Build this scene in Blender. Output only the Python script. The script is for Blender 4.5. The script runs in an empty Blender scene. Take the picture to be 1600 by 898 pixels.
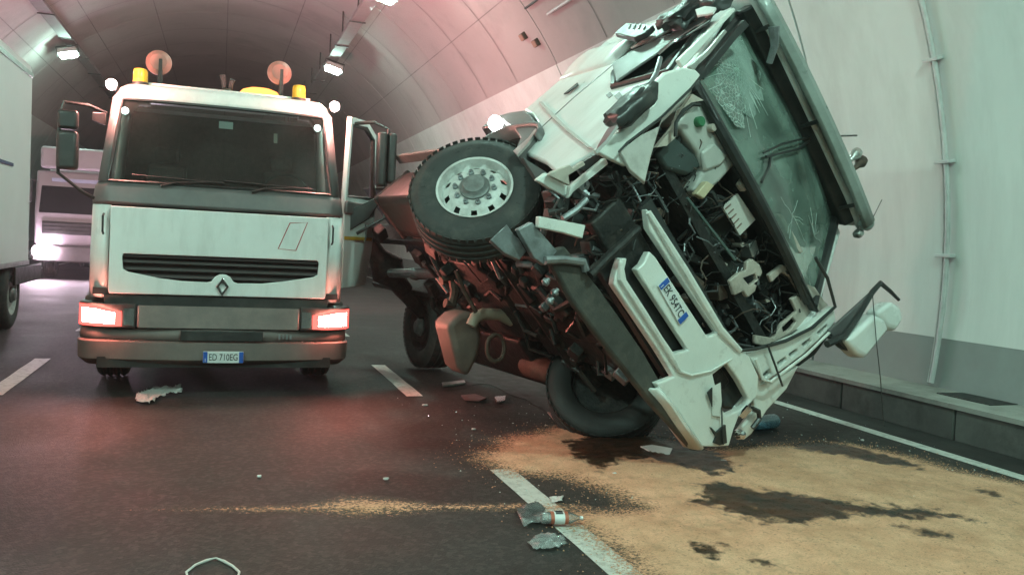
import bpy, bmesh, math, random
import numpy as np
from mathutils import Vector, Matrix, noise
from mathutils.geometry import delaunay_2d_cdt

random.seed(7)
sc = bpy.context.scene
COL = sc.collection
PI = math.pi

# ------------------------------------------------------------------ camera
cam_d = bpy.data.cameras.new('camera')
cam_d.sensor_width = 36.0
cam_d.lens = 36.0 * 1334 / 1600
cam_d.clip_start = 0.05
cam_d.clip_end = 400
cam = bpy.data.objects.new('camera', cam_d)
COL.objects.link(cam)
cam.matrix_world = Matrix(((0.94534, -0.03184, -0.32451, 0.0),
                           (-0.32221, 0.06161, -0.94466, 0.0),
                           (0.05007, 0.99759, 0.04798, 1.57),
                           (0, 0, 0, 1)))
sc.camera = cam

# ------------------------------------------------------------------ world (night outside the tunnel) and exposure
world = bpy.data.worlds.new('World')
sc.world = world
world.use_nodes = True
wn = world.node_tree.nodes
sky = wn.new('ShaderNodeTexSky')
sky.sky_type = 'NISHITA'
sky.sun_disc = False
sky.sun_elevation = math.radians(-4)
sky.sun_rotation = math.radians(200)
world.node_tree.links.new(sky.outputs[0], wn['Background'].inputs[0])
wn['Background'].inputs[1].default_value = 0.05
LAMP_POWER = 690.0         # radiance of the tunnel lamps' lenses
HEAD_POWER = 230.0          # recovery truck headlamps
sc.view_settings.view_transform = 'Standard'
sc.view_settings.look = 'None'
sc.view_settings.exposure = 0.0
sc.view_settings.gamma = 1.0
sc.view_settings.use_curve_mapping = False
sc.cycles.use_denoising = True
sc.cycles.max_bounces = 6
sc.cycles.diffuse_bounces = 3
sc.cycles.glossy_bounces = 3
sc.cycles.transmission_bounces = 4
sc.cycles.transparent_max_bounces = 8
sc.cycles.volume_bounces = 0
sc.cycles.caustics_reflective = False
sc.cycles.caustics_refractive = False
sc.cycles.sample_clamp_indirect = 6.0

# ------------------------------------------------------------------ materials
MATS = {}


def mat(name, col, rough=0.5, metal=0.0, var=0.12, scale=6.0, bump=0.0, bscale=60.0, spec=0.5, dirt=None, dscale=3.0,
        damt=0.5, coat=0.0, rvar=0.1, rand=0.0, dstretch=None, dlo=0.48, dhi=0.72):
    if name in MATS:
        return MATS[name]
    m = bpy.data.materials.new(name)
    m.use_nodes = True
    nt = m.node_tree
    N, L = nt.nodes, nt.links
    b = N['Principled BSDF']
    tc = N.new('ShaderNodeTexCoord')
    n1 = N.new('ShaderNodeTexNoise')
    n1.inputs['Scale'].default_value = scale
    n1.inputs['Detail'].default_value = 6
    n1.inputs['Roughness'].default_value = 0.65
    L.new(tc.outputs['Object'], n1.inputs['Vector'])
    mr = N.new('ShaderNodeMapRange')
    mr.inputs['From Min'].default_value = 0.3
    mr.inputs['From Max'].default_value = 0.7
    mr.inputs['To Min'].default_value = 1 - var
    mr.inputs['To Max'].default_value = 1 + var
    L.new(n1.outputs['Fac'], mr.inputs['Value'])
    hs = N.new('ShaderNodeHueSaturation')
    hs.inputs['Color'].default_value = (*col, 1)
    L.new(mr.outputs[0], hs.inputs['Value'])
    if rand:
        oi = N.new('ShaderNodeObjectInfo')
        m2 = N.new('ShaderNodeMapRange')
        m2.inputs['To Min'].default_value = 1 - rand
        m2.inputs['To Max'].default_value = 1 + rand
        L.new(oi.outputs['Random'], m2.inputs['Value'])
        mm = N.new('ShaderNodeMath')
        mm.operation = 'MULTIPLY'
        L.new(mr.outputs[0], mm.inputs[0])
        L.new(m2.outputs[0], mm.inputs[1])
        L.new(mm.outputs[0], hs.inputs['Value'])
    out = hs.outputs[0]
    if dirt:
        n2 = N.new('ShaderNodeTexNoise')
        n2.inputs['Scale'].default_value = dscale
        n2.inputs['Detail'].default_value = 8
        n2.inputs['Roughness'].default_value = 0.7
        if dstretch:
            mp = N.new('ShaderNodeMapping')
            mp.inputs['Scale'].default_value = dstretch
            L.new(tc.outputs['Object'], mp.inputs['Vector'])
            L.new(mp.outputs[0], n2.inputs['Vector'])
        else:
            L.new(tc.outputs['Object'], n2.inputs['Vector'])
        r2 = N.new('ShaderNodeMapRange')
        r2.inputs['From Min'].default_value = dlo
        r2.inputs['From Max'].default_value = dhi
        r2.inputs['To Max'].default_value = damt
        L.new(n2.outputs['Fac'], r2.inputs['Value'])
        mx = N.new('ShaderNodeMix')
        mx.data_type = 'RGBA'
        L.new(r2.outputs[0], mx.inputs['Factor'])
        L.new(out, mx.inputs['A'])
        mx.inputs['B'].default_value = (*dirt, 1)
        out = mx.outputs['Result']
    L.new(out, b.inputs['Base Color'])
    rr = N.new('ShaderNodeMapRange')
    rr.inputs['From Min'].default_value = 0.3
    rr.inputs['From Max'].default_value = 0.7
    rr.inputs['To Min'].default_value = max(0.02, rough - rvar)
    rr.inputs['To Max'].default_value = min(1, rough + rvar)
    L.new(n1.outputs['Fac'], rr.inputs['Value'])
    L.new(rr.outputs[0], b.inputs['Roughness'])
    b.inputs['Metallic'].default_value = metal
    b.inputs['Specular IOR Level'].default_value = spec
    b.inputs['Coat Weight'].default_value = coat
    if bump:
        n3 = N.new('ShaderNodeTexNoise')
        n3.inputs['Scale'].default_value = bscale
        n3.inputs['Detail'].default_value = 5
        L.new(tc.outputs['Object'], n3.inputs['Vector'])
        bp = N.new('ShaderNodeBump')
        bp.inputs['Strength'].default_value = bump
        bp.inputs['Distance'].default_value = 0.02
        L.new(n3.outputs['Fac'], bp.inputs['Height'])
        L.new(bp.outputs[0], b.inputs['Normal'])
    MATS[name] = m
    return m


def emit(name, col, strength):
    if name in MATS:
        return MATS[name]
    m = bpy.data.materials.new(name)
    m.use_nodes = True
    N, L = m.node_tree.nodes, m.node_tree.links
    N.remove(N['Principled BSDF'])
    e = N.new('ShaderNodeEmission')
    e.inputs[0].default_value = (*col, 1)
    e.inputs[1].default_value = strength
    L.new(e.outputs[0], N['Material Output'].inputs[0])
    MATS[name] = m
    return m


def glass(name, tint=(0.6, 0.7, 0.66), refl=0.12, rough=0.03, dust=0.0, dustcol=(0.4, 0.42, 0.4), crazed=0):
    if name in MATS:
        return MATS[name]
    m = bpy.data.materials.new(name)
    m.use_nodes = True
    N, L = m.node_tree.nodes, m.node_tree.links
    N.remove(N['Principled BSDF'])
    t = N.new('ShaderNodeBsdfTransparent')
    t.inputs[0].default_value = (*tint, 1)
    g = N.new('ShaderNodeBsdfGlossy')
    g.inputs['Roughness'].default_value = rough
    fr = N.new('ShaderNodeFresnel')
    fr.inputs[0].default_value = 1.5
    ad = N.new('ShaderNodeMath')
    ad.operation = 'ADD'
    ad.inputs[1].default_value = refl
    L.new(fr.outputs[0], ad.inputs[0])
    mx = N.new('ShaderNodeMixShader')
    L.new(ad.outputs[0], mx.inputs[0])
    L.new(t.outputs[0], mx.inputs[1])
    L.new(g.outputs[0], mx.inputs[2])
    out = mx.outputs[0]
    if dust:
        d = N.new('ShaderNodeBsdfDiffuse')
        d.inputs[0].default_value = (*dustcol, 1)
        tc = N.new('ShaderNodeTexCoord')
        n = N.new('ShaderNodeTexNoise')
        n.inputs['Scale'].default_value = 2.5
        n.inputs['Detail'].default_value = 8
        L.new(tc.outputs['Object'], n.inputs['Vector'])
        mr = N.new('ShaderNodeMapRange')
        mr.inputs['From Min'].default_value = 0.35
        mr.inputs['From Max'].default_value = 0.7
        mr.inputs['To Min'].default_value = dust * 0.3
        mr.inputs['To Max'].default_value = dust
        L.new(n.outputs['Fac'], mr.inputs['Value'])
        fac = mr.outputs[0]
        if crazed:
            v = N.new('ShaderNodeTexVoronoi')
            v.feature = 'DISTANCE_TO_EDGE'
            v.inputs['Scale'].default_value = crazed
            L.new(tc.outputs['Object'], v.inputs['Vector'])
            mv = N.new('ShaderNodeMapRange')
            mv.inputs['From Min'].default_value = 0.0
            mv.inputs['From Max'].default_value = 0.09
            mv.inputs['To Min'].default_value = 0.65
            mv.inputs['To Max'].default_value = 0.0
            L.new(v.outputs['Distance'], mv.inputs['Value'])
            mm_ = N.new('ShaderNodeMath')
            mm_.operation = 'MAXIMUM'
            L.new(fac, mm_.inputs[0])
            L.new(mv.outputs[0], mm_.inputs[1])
            fac = mm_.outputs[0]
        m2 = N.new('ShaderNodeMixShader')
        L.new(fac, m2.inputs[0])
        L.new(out, m2.inputs[1])
        L.new(d.outputs[0], m2.inputs[2])
        out = m2.outputs[0]
    L.new(out, N['Material Output'].inputs[0])
    MATS[name] = m
    return m


WHITE = mat('white_paint', (0.74, 0.76, 0.74), 0.34, var=0.05, scale=2, dirt=(0.34, 0.31, 0.28), dscale=5.0, damt=0.38, coat=0.25, bump=0.02, bscale=4, dstretch=(1, 1, 0.22), dlo=0.46, dhi=0.78)
WHITED = mat('dirty_white_paint', (0.70, 0.71, 0.67), 0.42, var=0.07, scale=3, dirt=(0.24, 0.20, 0.17), dscale=7, damt=0.55, bump=0.08, bscale=9, dlo=0.56, dhi=0.74)
GREYP = mat('grey_plastic', (0.115, 0.110, 0.110), 0.5, var=0.18, scale=5, dirt=(0.2, 0.17, 0.15), damt=0.35, bump=0.05)
BUMPG = mat('bumper_plastic', (0.16, 0.135, 0.125), 0.6, var=0.15, scale=4, dirt=(0.25, 0.2, 0.17), damt=0.5, bump=0.08)
BLACK = mat('black_plastic', (0.022, 0.024, 0.024), 0.4, var=0.3, scale=9, dirt=(0.09, 0.085, 0.075), damt=0.5, bump=0.05)
GRIME = mat('oily_black_metal', (0.017, 0.017, 0.0165), 0.5, metal=0.1, var=0.6, scale=14, dirt=(0.062, 0.052, 0.043), dscale=9, damt=0.7, bump=0.35, bscale=30, spec=0.35)
RUBBER = mat('tyre_rubber', (0.036, 0.038, 0.037), 0.75, var=0.2, scale=10, dirt=(0.12, 0.11, 0.095), dscale=4, damt=0.6, bump=0.12, bscale=50)
STEEL = mat('grey_steel', (0.26, 0.28, 0.29), 0.42, metal=0.6, var=0.25, scale=8, dirt=(0.08, 0.075, 0.07), dscale=6, damt=0.7, bump=0.06)
RIM = mat('rim_paint', (0.60, 0.60, 0.58), 0.4, var=0.1, scale=7, dirt=(0.2, 0.18, 0.16), dscale=6, damt=0.7, bump=0.03)
CHROME = mat('chrome', (0.75, 0.76, 0.77), 0.14, metal=1.0, var=0.05)
ALU = mat('aluminium', (0.5, 0.5, 0.48), 0.38, metal=0.8, var=0.15, scale=12, dirt=(0.12, 0.11, 0.1), dscale=7, damt=0.6)
BEIGE = mat('beige_plastic', (0.46, 0.40, 0.35), 0.5, var=0.12, scale=9, dirt=(0.12, 0.1, 0.085), dscale=7, damt=0.65, bump=0.04)
TANK = mat('translucent_tank', (0.43, 0.43, 0.40), 0.42, var=0.12, scale=6, dirt=(0.2, 0.19, 0.17), dscale=6, damt=0.5, bump=0.04, bscale=15)
RUST = mat('rusty_cast_iron', (0.10, 0.068, 0.052), 0.7, metal=0.2, var=0.4, scale=14, dirt=(0.04, 0.035, 0.03), dscale=9, damt=0.7, bump=0.2)
YELLOW = mat('yellow_lens', (0.72, 0.47, 0.03), 0.3, var=0.1, coat=0.4)
BLUEP = mat('plate_blue', (0.02, 0.10, 0.42), 0.35, var=0.05)
PLATE = mat('plate_white', (0.72, 0.73, 0.72), 0.35, var=0.05, dirt=(0.4, 0.38, 0.36), damt=0.3)
INK = mat('ink_black', (0.02, 0.02, 0.025), 0.5, var=0.05)
REDP = mat('red_print', (0.38, 0.03, 0.03), 0.5, var=0.1)
YSTRIPE = mat('amber_stripe', (0.62, 0.36, 0.04), 0.4, var=0.1)
FABRIC = mat('seat_fabric', (0.10, 0.08, 0.075), 0.9, var=0.3, scale=20, bump=0.2)
HEADLINER = mat('cab_lining', (0.22, 0.26, 0.23), 0.85, var=0.15, scale=5, dirt=(0.08, 0.1, 0.09), damt=0.5)
CONC = mat('vault_concrete', (0.42, 0.375, 0.365), 0.85, var=0.2, scale=0.7, dirt=(0.24, 0.215, 0.21), dscale=0.35, damt=0.75, bump=0.12, bscale=8, rand=0.07)
WALLP = mat('white_wall_coating', (0.70, 0.73, 0.70), 0.55, var=0.04, scale=1.2, dirt=(0.36, 0.36, 0.33), dscale=1.6, damt=0.42, bump=0.05, bscale=6, dstretch=(1, 1, 0.12), dlo=0.42, dhi=0.8)
BAND = mat('grey_wall_coating', (0.25, 0.27, 0.26), 0.65, var=0.08, scale=2, dirt=(0.2, 0.2, 0.19), dscale=1.5, damt=0.5, bump=0.06, bscale=10)
KERB = mat('kerb_concrete', (0.30, 0.30, 0.275), 0.85, var=0.14, scale=3, dirt=(0.10, 0.095, 0.085), dscale=1.6, damt=0.7, bump=0.2, bscale=25)
LINE = mat('road_paint', (0.60, 0.61, 0.57), 0.6, var=0.12, scale=9, dirt=(0.17, 0.155, 0.14), dscale=14, damt=0.75, bump=0.15, bscale=90)
GALV = mat('galvanised_steel', (0.55, 0.56, 0.55), 0.55, metal=0.15, var=0.15, scale=9)
DARKSTEEL = mat('dark_steel', (0.06, 0.055, 0.055), 0.6, metal=0.3, var=0.2)
GLASS_T = glass('cab_glass', (0.52, 0.58, 0.56), 0.05, 0.02, dust=0.035, dustcol=(0.3, 0.36, 0.33))
GLASS_W = glass('cracked_glass', (0.62, 0.76, 0.68), 0.06, 0.06, dust=0.58, dustcol=(0.30, 0.40, 0.345))
CRAZED = glass('crazed_glass', (0.62, 0.76, 0.68), 0.06, 0.12, dust=0.55, dustcol=(0.55, 0.68, 0.62), crazed=26)
CLEAR = glass('clear_plastic', (0.93, 0.95, 0.94), 0.06, 0.22, dust=0.22, dustcol=(0.75, 0.78, 0.77))
BLUEPL = glass('blue_plastic', (0.45, 0.72, 0.85), 0.16, 0.1, dust=0.35, dustcol=(0.30, 0.52, 0.62))

# asphalt: worn, damp, with a coarse aggregate
def asphalt():
    m = mat('asphalt', (0.026, 0.0245, 0.0235), 0.72, var=0.35, scale=1.1, spec=0.28, dirt=(0.046, 0.042, 0.038), dscale=0.6, damt=0.75, bump=0.0, rvar=0.1)
    N, L = m.node_tree.nodes, m.node_tree.links
    b = N['Principled BSDF']
    tc = N.new('ShaderNodeTexCoord')
    v = N.new('ShaderNodeTexVoronoi')
    v.inputs['Scale'].default_value = 95
    L.new(tc.outputs['Object'], v.inputs['Vector'])
    n = N.new('ShaderNodeTexNoise')
    n.inputs['Scale'].default_value = 220
    n.inputs['Detail'].default_value = 3
    L.new(tc.outputs['Object'], n.inputs['Vector'])
    a = N.new('ShaderNodeMath')
    a.operation = 'ADD'
    L.new(v.outputs['Distance'], a.inputs[0])
    L.new(n.outputs['Fac'], a.inputs[1])
    bp = N.new('ShaderNodeBump')
    bp.inputs['Strength'].default_value = 0.55
    bp.inputs['Distance'].default_value = 0.006
    L.new(a.outputs[0], bp.inputs['Height'])
    L.new(bp.outputs[0], b.inputs['Normal'])
    # pale aggregate specks
    src = b.inputs['Base Color'].links[0].from_socket
    n2 = N.new('ShaderNodeTexVoronoi')
    n2.inputs['Scale'].default_value = 38
    L.new(tc.outputs['Object'], n2.inputs['Vector'])
    cr = N.new('ShaderNodeMapRange')
    cr.inputs['From Min'].default_value = 0.45
    cr.inputs['From Max'].default_value = 0.95
    cr.inputs['To Max'].default_value = 0.24
    L.new(n2.outputs['Color'], cr.inputs['Value'])
    mx = N.new('ShaderNodeMix')
    mx.data_type = 'RGBA'
    L.new(cr.outputs[0], mx.inputs['Factor'])
    L.new(src, mx.inputs['A'])
    mx.inputs['B'].default_value = (0.14, 0.125, 0.11, 1)
    L.new(mx.outputs['Result'], b.inputs['Base Color'])
    return m


ASPH = asphalt()


# ------------------------------------------------------------------ mesh helpers
class MB:
    def __init__(self):
        self.bm = bmesh.new()

    def box(self, c, s, rot=None):
        r = bmesh.ops.create_cube(self.bm, size=1.0)
        M = Matrix.Translation(Vector(c)) @ (rot.to_4x4() if rot else Matrix.Identity(4)) @ Matrix.Diagonal((*s, 1))
        bmesh.ops.transform(self.bm, matrix=M, verts=r['verts'])
        return self

    def prism(self, pts, vec, holes=()):
        """flat outline (3D points) with optional holes, thickened along vec"""
        pts = [Vector(p) for p in pts]
        vec = Vector(vec)
        n = vec.normalized()
        u = n.orthogonal().normalized()
        w = n.cross(u)
        o = pts[0]
        loops = [pts] + [[Vector(p) for p in h] for h in holes]
        co, edges, faces3 = [], [], []
        orig = []
        for lp in loops:
            b = len(co)
            for p in lp:
                d = p - o
                co.append(Vector((d.dot(u), d.dot(w))))
                orig.append(d.dot(n))
            edges += [(b + i, b + (i + 1) % len(lp)) for i in range(len(lp))]
        vo, eo, fo, ov, oe, of = delaunay_2d_cdt(co, edges, [], 1, 1e-5)
        if holes:
            def inside(p, lp):
                r = False
                for i in range(len(lp)):
                    a, b = lp[i], lp[i - 1]
                    if (a.y > p.y) != (b.y > p.y) and p.x < (b.x - a.x) * (p.y - a.y) / (b.y - a.y) + a.x:
                        r = not r
                return r
            l2, b0 = [], 0
            for lp in loops:
                l2.append(co[b0:b0 + len(lp)])
                b0 += len(lp)
            fo = [f for f in fo if not any(inside(sum((vo[i] for i in f), Vector((0, 0))) / len(f), h) for h in l2[1:])]
        hh = []
        for k, v in enumerate(vo):
            src = ov[k]
            hh.append(orig[src[0]] if src else 0.0)
        P = [o + u * v.x + w * v.y + n * hh[k] for k, v in enumerate(vo)]
        A = [self.bm.verts.new(p) for p in P]
        B = [self.bm.verts.new(p + vec) for p in P]
        cnt = {}
        for f in fo:
            f = list(f)
            try:
                self.bm.faces.new([A[i] for i in reversed(f)])
                self.bm.faces.new([B[i] for i in f])
            except ValueError:
                continue
            for i in range(len(f)):
                a, b = f[i], f[(i + 1) % len(f)]
                cnt.setdefault((min(a, b), max(a, b)), []).append((a, b))
        for k, v in cnt.items():
            if len(v) == 1:
                a, b = v[0]
                try:
                    self.bm.faces.new([A[a], A[b], B[b], B[a]])
                except ValueError:
                    pass
        return self

    def tube(self, path, r, n=8, closed=False):
        path = [Vector(p) for p in path]
        rs = r if isinstance(r, (list, tuple)) else [r] * len(path)
        rings = []
        up = None
        for i, p in enumerate(path):
            if closed:
                t = (path[(i + 1) % len(path)] - path[i - 1]).normalized()
            else:
                t = (path[min(i + 1, len(path) - 1)] - path[max(i - 1, 0)]).normalized()
            if up is None:
                up = t.orthogonal().normalized()
            up = (up - t * up.dot(t))
            up = up.normalized() if up.length > 1e-5 else t.orthogonal().normalized()
            s = t.cross(up)
            rings.append([self.bm.verts.new(p + (up * math.cos(a) + s * math.sin(a)) * rs[i]) for a in (2 * PI * k / n for k in range(n))])
        m = len(rings)
        for i in range(m if closed else m - 1):
            a, b = rings[i], rings[(i + 1) % m]
            for k in range(n):
                self.bm.faces.new([a[k], a[(k + 1) % n], b[(k + 1) % n], b[k]])
        if not closed:
            self.bm.faces.new(list(reversed(rings[0])))
            self.bm.faces.new(rings[-1])
        return self

    def lathe(self, prof, n=32, M=None, cap=True):
        """profile of (radius, height) turned about local z, placed by M"""
        M = M or Matrix.Identity(4)
        rings = []
        for r, h in prof:
            rings.append([self.bm.verts.new(M @ Vector((max(r, 1e-4) * math.cos(2 * PI * k / n), max(r, 1e-4) * math.sin(2 * PI * k / n), h))) for k in range(n)])
        for a, b in zip(rings, rings[1:]):
            for k in range(n):
                self.bm.faces.new([a[k], a[(k + 1) % n], b[(k + 1) % n], b[k]])
        if cap:
            self.bm.faces.new(list(reversed(rings[0])))
            self.bm.faces.new(rings[-1])
        return self

    def grid(self, rows, flip=False):
        V = [[self.bm.verts.new(p) for p in r] for r in rows]
        for i in range(len(V) - 1):
            for j in range(len(V[0]) - 1):
                q = [V[i][j], V[i][j + 1], V[i + 1][j + 1], V[i + 1][j]]
                self.bm.faces.new(list(reversed(q)) if flip else q)
        return self

    def build(self, name, m, parent=None, bevel=0.0, seg=2, smooth=35, solid=0.0, recalc=True):
        bm = self.bm
        bmesh.ops.remove_doubles(bm, verts=bm.verts, dist=1e-5)
        bmesh.ops.delete(bm, geom=[v for v in bm.verts if not v.link_faces], context='VERTS')
        if recalc:
            bmesh.ops.recalc_face_normals(bm, faces=bm.faces)
        me = bpy.data.meshes.new(name)
        bm.to_mesh(me)
        bm.free()
        me.materials.append(m)
        if smooth:
            me.polygons.foreach_set('use_smooth', [True] * len(me.polygons))
            me.set_sharp_from_angle(angle=math.radians(smooth))
        o = bpy.data.objects.new(name, me)
        COL.objects.link(o)
        if parent:
            o.parent = parent
        if solid:
            s = o.modifiers.new('thickness', 'SOLIDIFY')
            s.thickness = solid
            s.offset = -1
        if bevel:
            b = o.modifiers.new('bevel', 'BEVEL')
            b.width = bevel
            b.segments = seg
            b.limit_method = 'ANGLE'
            b.angle_limit = math.radians(35)
        return o


def tag(o, label=None, cat=None, group=None, kind=None):
    if label: o['label'] = label
    if cat: o['category'] = cat
    if group: o['group'] = group
    if kind: o['kind'] = kind
    return o


def empty(name, loc=(0, 0, 0), label=None, cat=None, group=None, kind=None):
    o = bpy.data.objects.new(name, None)
    o.empty_display_size = 0.2
    COL.objects.link(o)
    o.location = loc
    return tag(o, label, cat, group, kind)


def text(name, s, size, m, parent, M, extrude=0.002):
    c = bpy.data.curves.new(name, 'FONT')
    c.body = s
    c.size = size
    c.align_x = 'CENTER'
    c.align_y = 'CENTER'
    c.extrude = extrude
    c.materials.append(m)
    tmp = bpy.data.objects.new(name + '_curve', c)
    COL.objects.link(tmp)
    me = bpy.data.meshes.new_from_object(tmp.evaluated_get(bpy.context.evaluated_depsgraph_get()))
    bpy.data.objects.remove(tmp)
    o = bpy.data.objects.new(name, me)
    COL.objects.link(o)
    o.parent = parent
    o.matrix_local = M
    return o


def copy_tree(o, parent=None):
    c = o.copy()
    COL.objects.link(c)
    c.parent = parent
    for ch in list(o.children):
        copy_tree(ch, c)
    return c


RY = lambda a: Matrix.Rotation(math.radians(a), 4, 'Y')
RX = lambda a: Matrix.Rotation(math.radians(a), 4, 'X')
RZ = lambda a: Matrix.Rotation(math.radians(a), 4, 'Z')
TR = lambda *v: Matrix.Translation(Vector(v))

# ================================================================== THE TUNNEL
TR_R, TR_Z = 7.13, 1.45
Y0, Y1 = -29.15, 91.55
RINGS = [1.9 + 6.9 * k for k in range(-4, 13)]


def arc(a0, a1, n, r=TR_R):
    return [(r * math.cos(math.radians(a)), TR_Z + r * math.sin(math.radians(a))) for a in (a0 + (a1 - a0) * i / n for i in range(n + 1))]


tunnel = empty('tunnel_vault', kind='structure')
BASE_A = math.degrees(math.asin((0.845 - TR_Z) / TR_R))
FOOT_A = math.degrees(math.asin((0.25 - TR_Z) / TR_R))
TOP_A = 31.3


def strip(y0, y1, a0, a1, n, r, name, m, thick):
    mb = MB()
    P = arc(a0, a1, n, r)
    Q = arc(a0, a1, n, r + thick)
    for pr, fl in ((P, False),):
        mb.grid([[(x, y, z) for x, z in pr] for y in (y0, y1)], fl)
    mb.grid([[(x, y0, z) for x, z in P], [(x, y0, z) for x, z in Q]])
    mb.grid([[(x, y1, z) for x, z in P], [(x, y1, z) for x, z in Q]])
    mb.grid([[(x, y, z) for x, z in (P[0], Q[0])] for y in (y0, y1)])
    mb.grid([[(x, y, z) for x, z in (P[-1], Q[-1])] for y in (y0, y1)])
    return mb.build(name, m, tunnel, smooth=30)


for k in range(len(RINGS) - 1):
    ya, yb = RINGS[k] + 0.014, RINGS[k + 1] - 0.014
    strip(ya, yb, TOP_A - 0.4, 180 - TOP_A + 0.4, 40, TR_R, 'vault_ring', CONC, 0.2)
    # faint cast bands across each ring
    for sgn in (0, 1):
        f = (lambda a: a) if sgn == 0 else (lambda a: 180 - a)
        strip(ya + 0.004, yb - 0.004, f(BASE_A), f(TOP_A), 16, TR_R - 0.02, 'wall_panel', WALLP, 0.1)
        strip(ya + 0.004, yb - 0.004, f(FOOT_A), f(BASE_A), 5, TR_R - 0.016, 'base_band', BAND, 0.1)
    # formwork seams: thin raised fins along and across the ring
    mb = MB()
    for a in (44, 58, 73, 90, 107, 122, 136):
        c = arc(a, a + .2, 1, TR_R - 0.006)
        mb.grid([[(x, y, z) for x, z in c] for y in (ya, yb)])
    for yy in (ya + 2.28, ya + 4.56):
        P = arc(TOP_A + .2, 180 - TOP_A - .2, 30, TR_R - 0.007)
        mb.grid([[(x, y, z) for x, z in P] for y in (yy, yy + 0.03)])
    mb.build('formwork_seam', DARKSTEEL if False else mat('seam_stain', (0.25, 0.225, 0.22), 0.9, var=0.35, scale=1.5), tunnel)
mb = MB()
mb.grid([[(x, y, z) for x, z in arc(FOOT_A - 2, 182 - FOOT_A, 60, TR_R + 0.14)] for y in (Y0 + 3.5, Y1 - 0.2)])
mb.build('outer_shell', mat('joint_dark', (0.10, 0.095, 0.09), 0.9), tunnel)

# road
mb = MB()
mb.grid([[(x, y, 0) for x in (-7.3, -2.4, 2.4, 7.3)] for y in (-28, 0, 20, 45, 92)])
road = mb.build('road', ASPH, smooth=0)
tag(road, kind='structure')


def painted(x0, x1, y0, y1, z=0.004):
    mb = MB()
    n = max(2, int((y1 - y0) / 0.25))
    rows = []
    for i in range(n + 1):
        y = y0 + (y1 - y0) * i / n
        j = 0.008 * noise.noise(Vector((x0, y * 2.1, 0)))
        k = 0.008 * noise.noise(Vector((x1, y * 2.3, 5)))
        rows.append([(x0 + j, y, z), (x1 + k, y, z)])
    mb.grid(rows)
    return mb


# lane dashes of the two lane lines
for X, offs in ((1.92, 0.0), (-1.90, 0.25)):
    for y0, y1 in ((-3.4, -0.6), (2.55, 5.62), (8.45, 10.6), (13.7, 16.7), (19.7, 22.7), (25.7, 28.7), (31.7, 34.7)):
        if X < 0:
            y0, y1 = y0 + offs, y1 + offs + (0.2 if 8 < y0 < 9 else 0)
        painted(X - 0.085, X + 0.085, y0, y1).build('lane_dash', LINE, road, smooth=0)
for X in (5.86, -5.86):
    painted(X - 0.075, X + 0.075, -25, 88).build('edge_line', LINE, road, smooth=0)

KERBD = mat('shaded_dirty_kerb', (0.085, 0.085, 0.078), 0.9, var=0.3, scale=3, dirt=(0.025, 0.024, 0.022), dscale=2.0, damt=0.9, bump=0.2, bscale=25)  # kerb face: its shade put into the colour, with dirt
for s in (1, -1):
    mb = painted(s * 6.16 - 0.23, s * 6.16 + 0.23, -25, 88, 0.005)  # near-black strip: shade at the kerb foot painted in, with dirt
    mb.build('shade_dirt_strip', mat('gutter_shade_dirt', (0.016, 0.015, 0.014), 0.8, var=0.4, scale=5, dirt=(0.04, 0.037, 0.033), damt=0.6), road, smooth=0)
# raised walkways with kerb stones
for s, nm in ((1, 'walkway_right'), (-1, 'walkway_left')):
    mb = MB()
    mb.prism([(s * 6.56, -25, 0.0), (s * 6.56, -25, 0.29), (s * 6.375, -25, 0.29), (s * 6.37, -25, 0.335), (s * 7.16, -25, 0.345), (s * 7.16, -25, 0.0)], (0, 116, 0))
    w = mb.build(nm, KERB)
    tag(w, kind='structure')
    y = -6.0
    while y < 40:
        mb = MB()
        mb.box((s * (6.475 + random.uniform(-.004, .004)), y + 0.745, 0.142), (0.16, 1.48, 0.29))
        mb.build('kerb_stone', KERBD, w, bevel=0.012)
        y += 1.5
    for y in (6.2, 12.4, 18.7):
        mb = MB()
        mb.box((s * 6.86, y, 0.334), (0.34, 0.62, 0.03))
        mb.build('drain_cover', GRIME, w, bevel=0.004)

# conduit climbing the right wall
cond = empty('wall_conduit', (6.95, 6.86, 0.34), 'steel conduit pipe climbing the white tunnel wall beside the overturned truck', 'pipe')
mb = MB()
mb.tube([(x - 6.95, 0, z - 0.34) for x, z in arc(FOOT_A + 1.0, 62, 40, TR_R - 0.075)], 0.026, 10)
mb.build('pipe', GALV, cond)
mb = MB()
mb.tube([(x - 6.95, 0.075, z - 0.34) for x, z in arc(FOOT_A + 1.0, 62, 40, TR_R - 0.045)], 0.010, 8)
mb.build('earth_cable', GALV, cond)
for a in (2.0, 9.8, 18.2, 26, 34):
    x, z = arc(a, a + 1, 1, TR_R - 0.065)[0]
    mb = MB()
    mb.box((x - 6.95, 0.03, z - 0.34), (0.09, 0.20, 0.035), Matrix.Rotation(math.radians(-a), 3, 'Y'))
    mb.build('pipe_clamp', GALV, cond, bevel=0.006)

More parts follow.
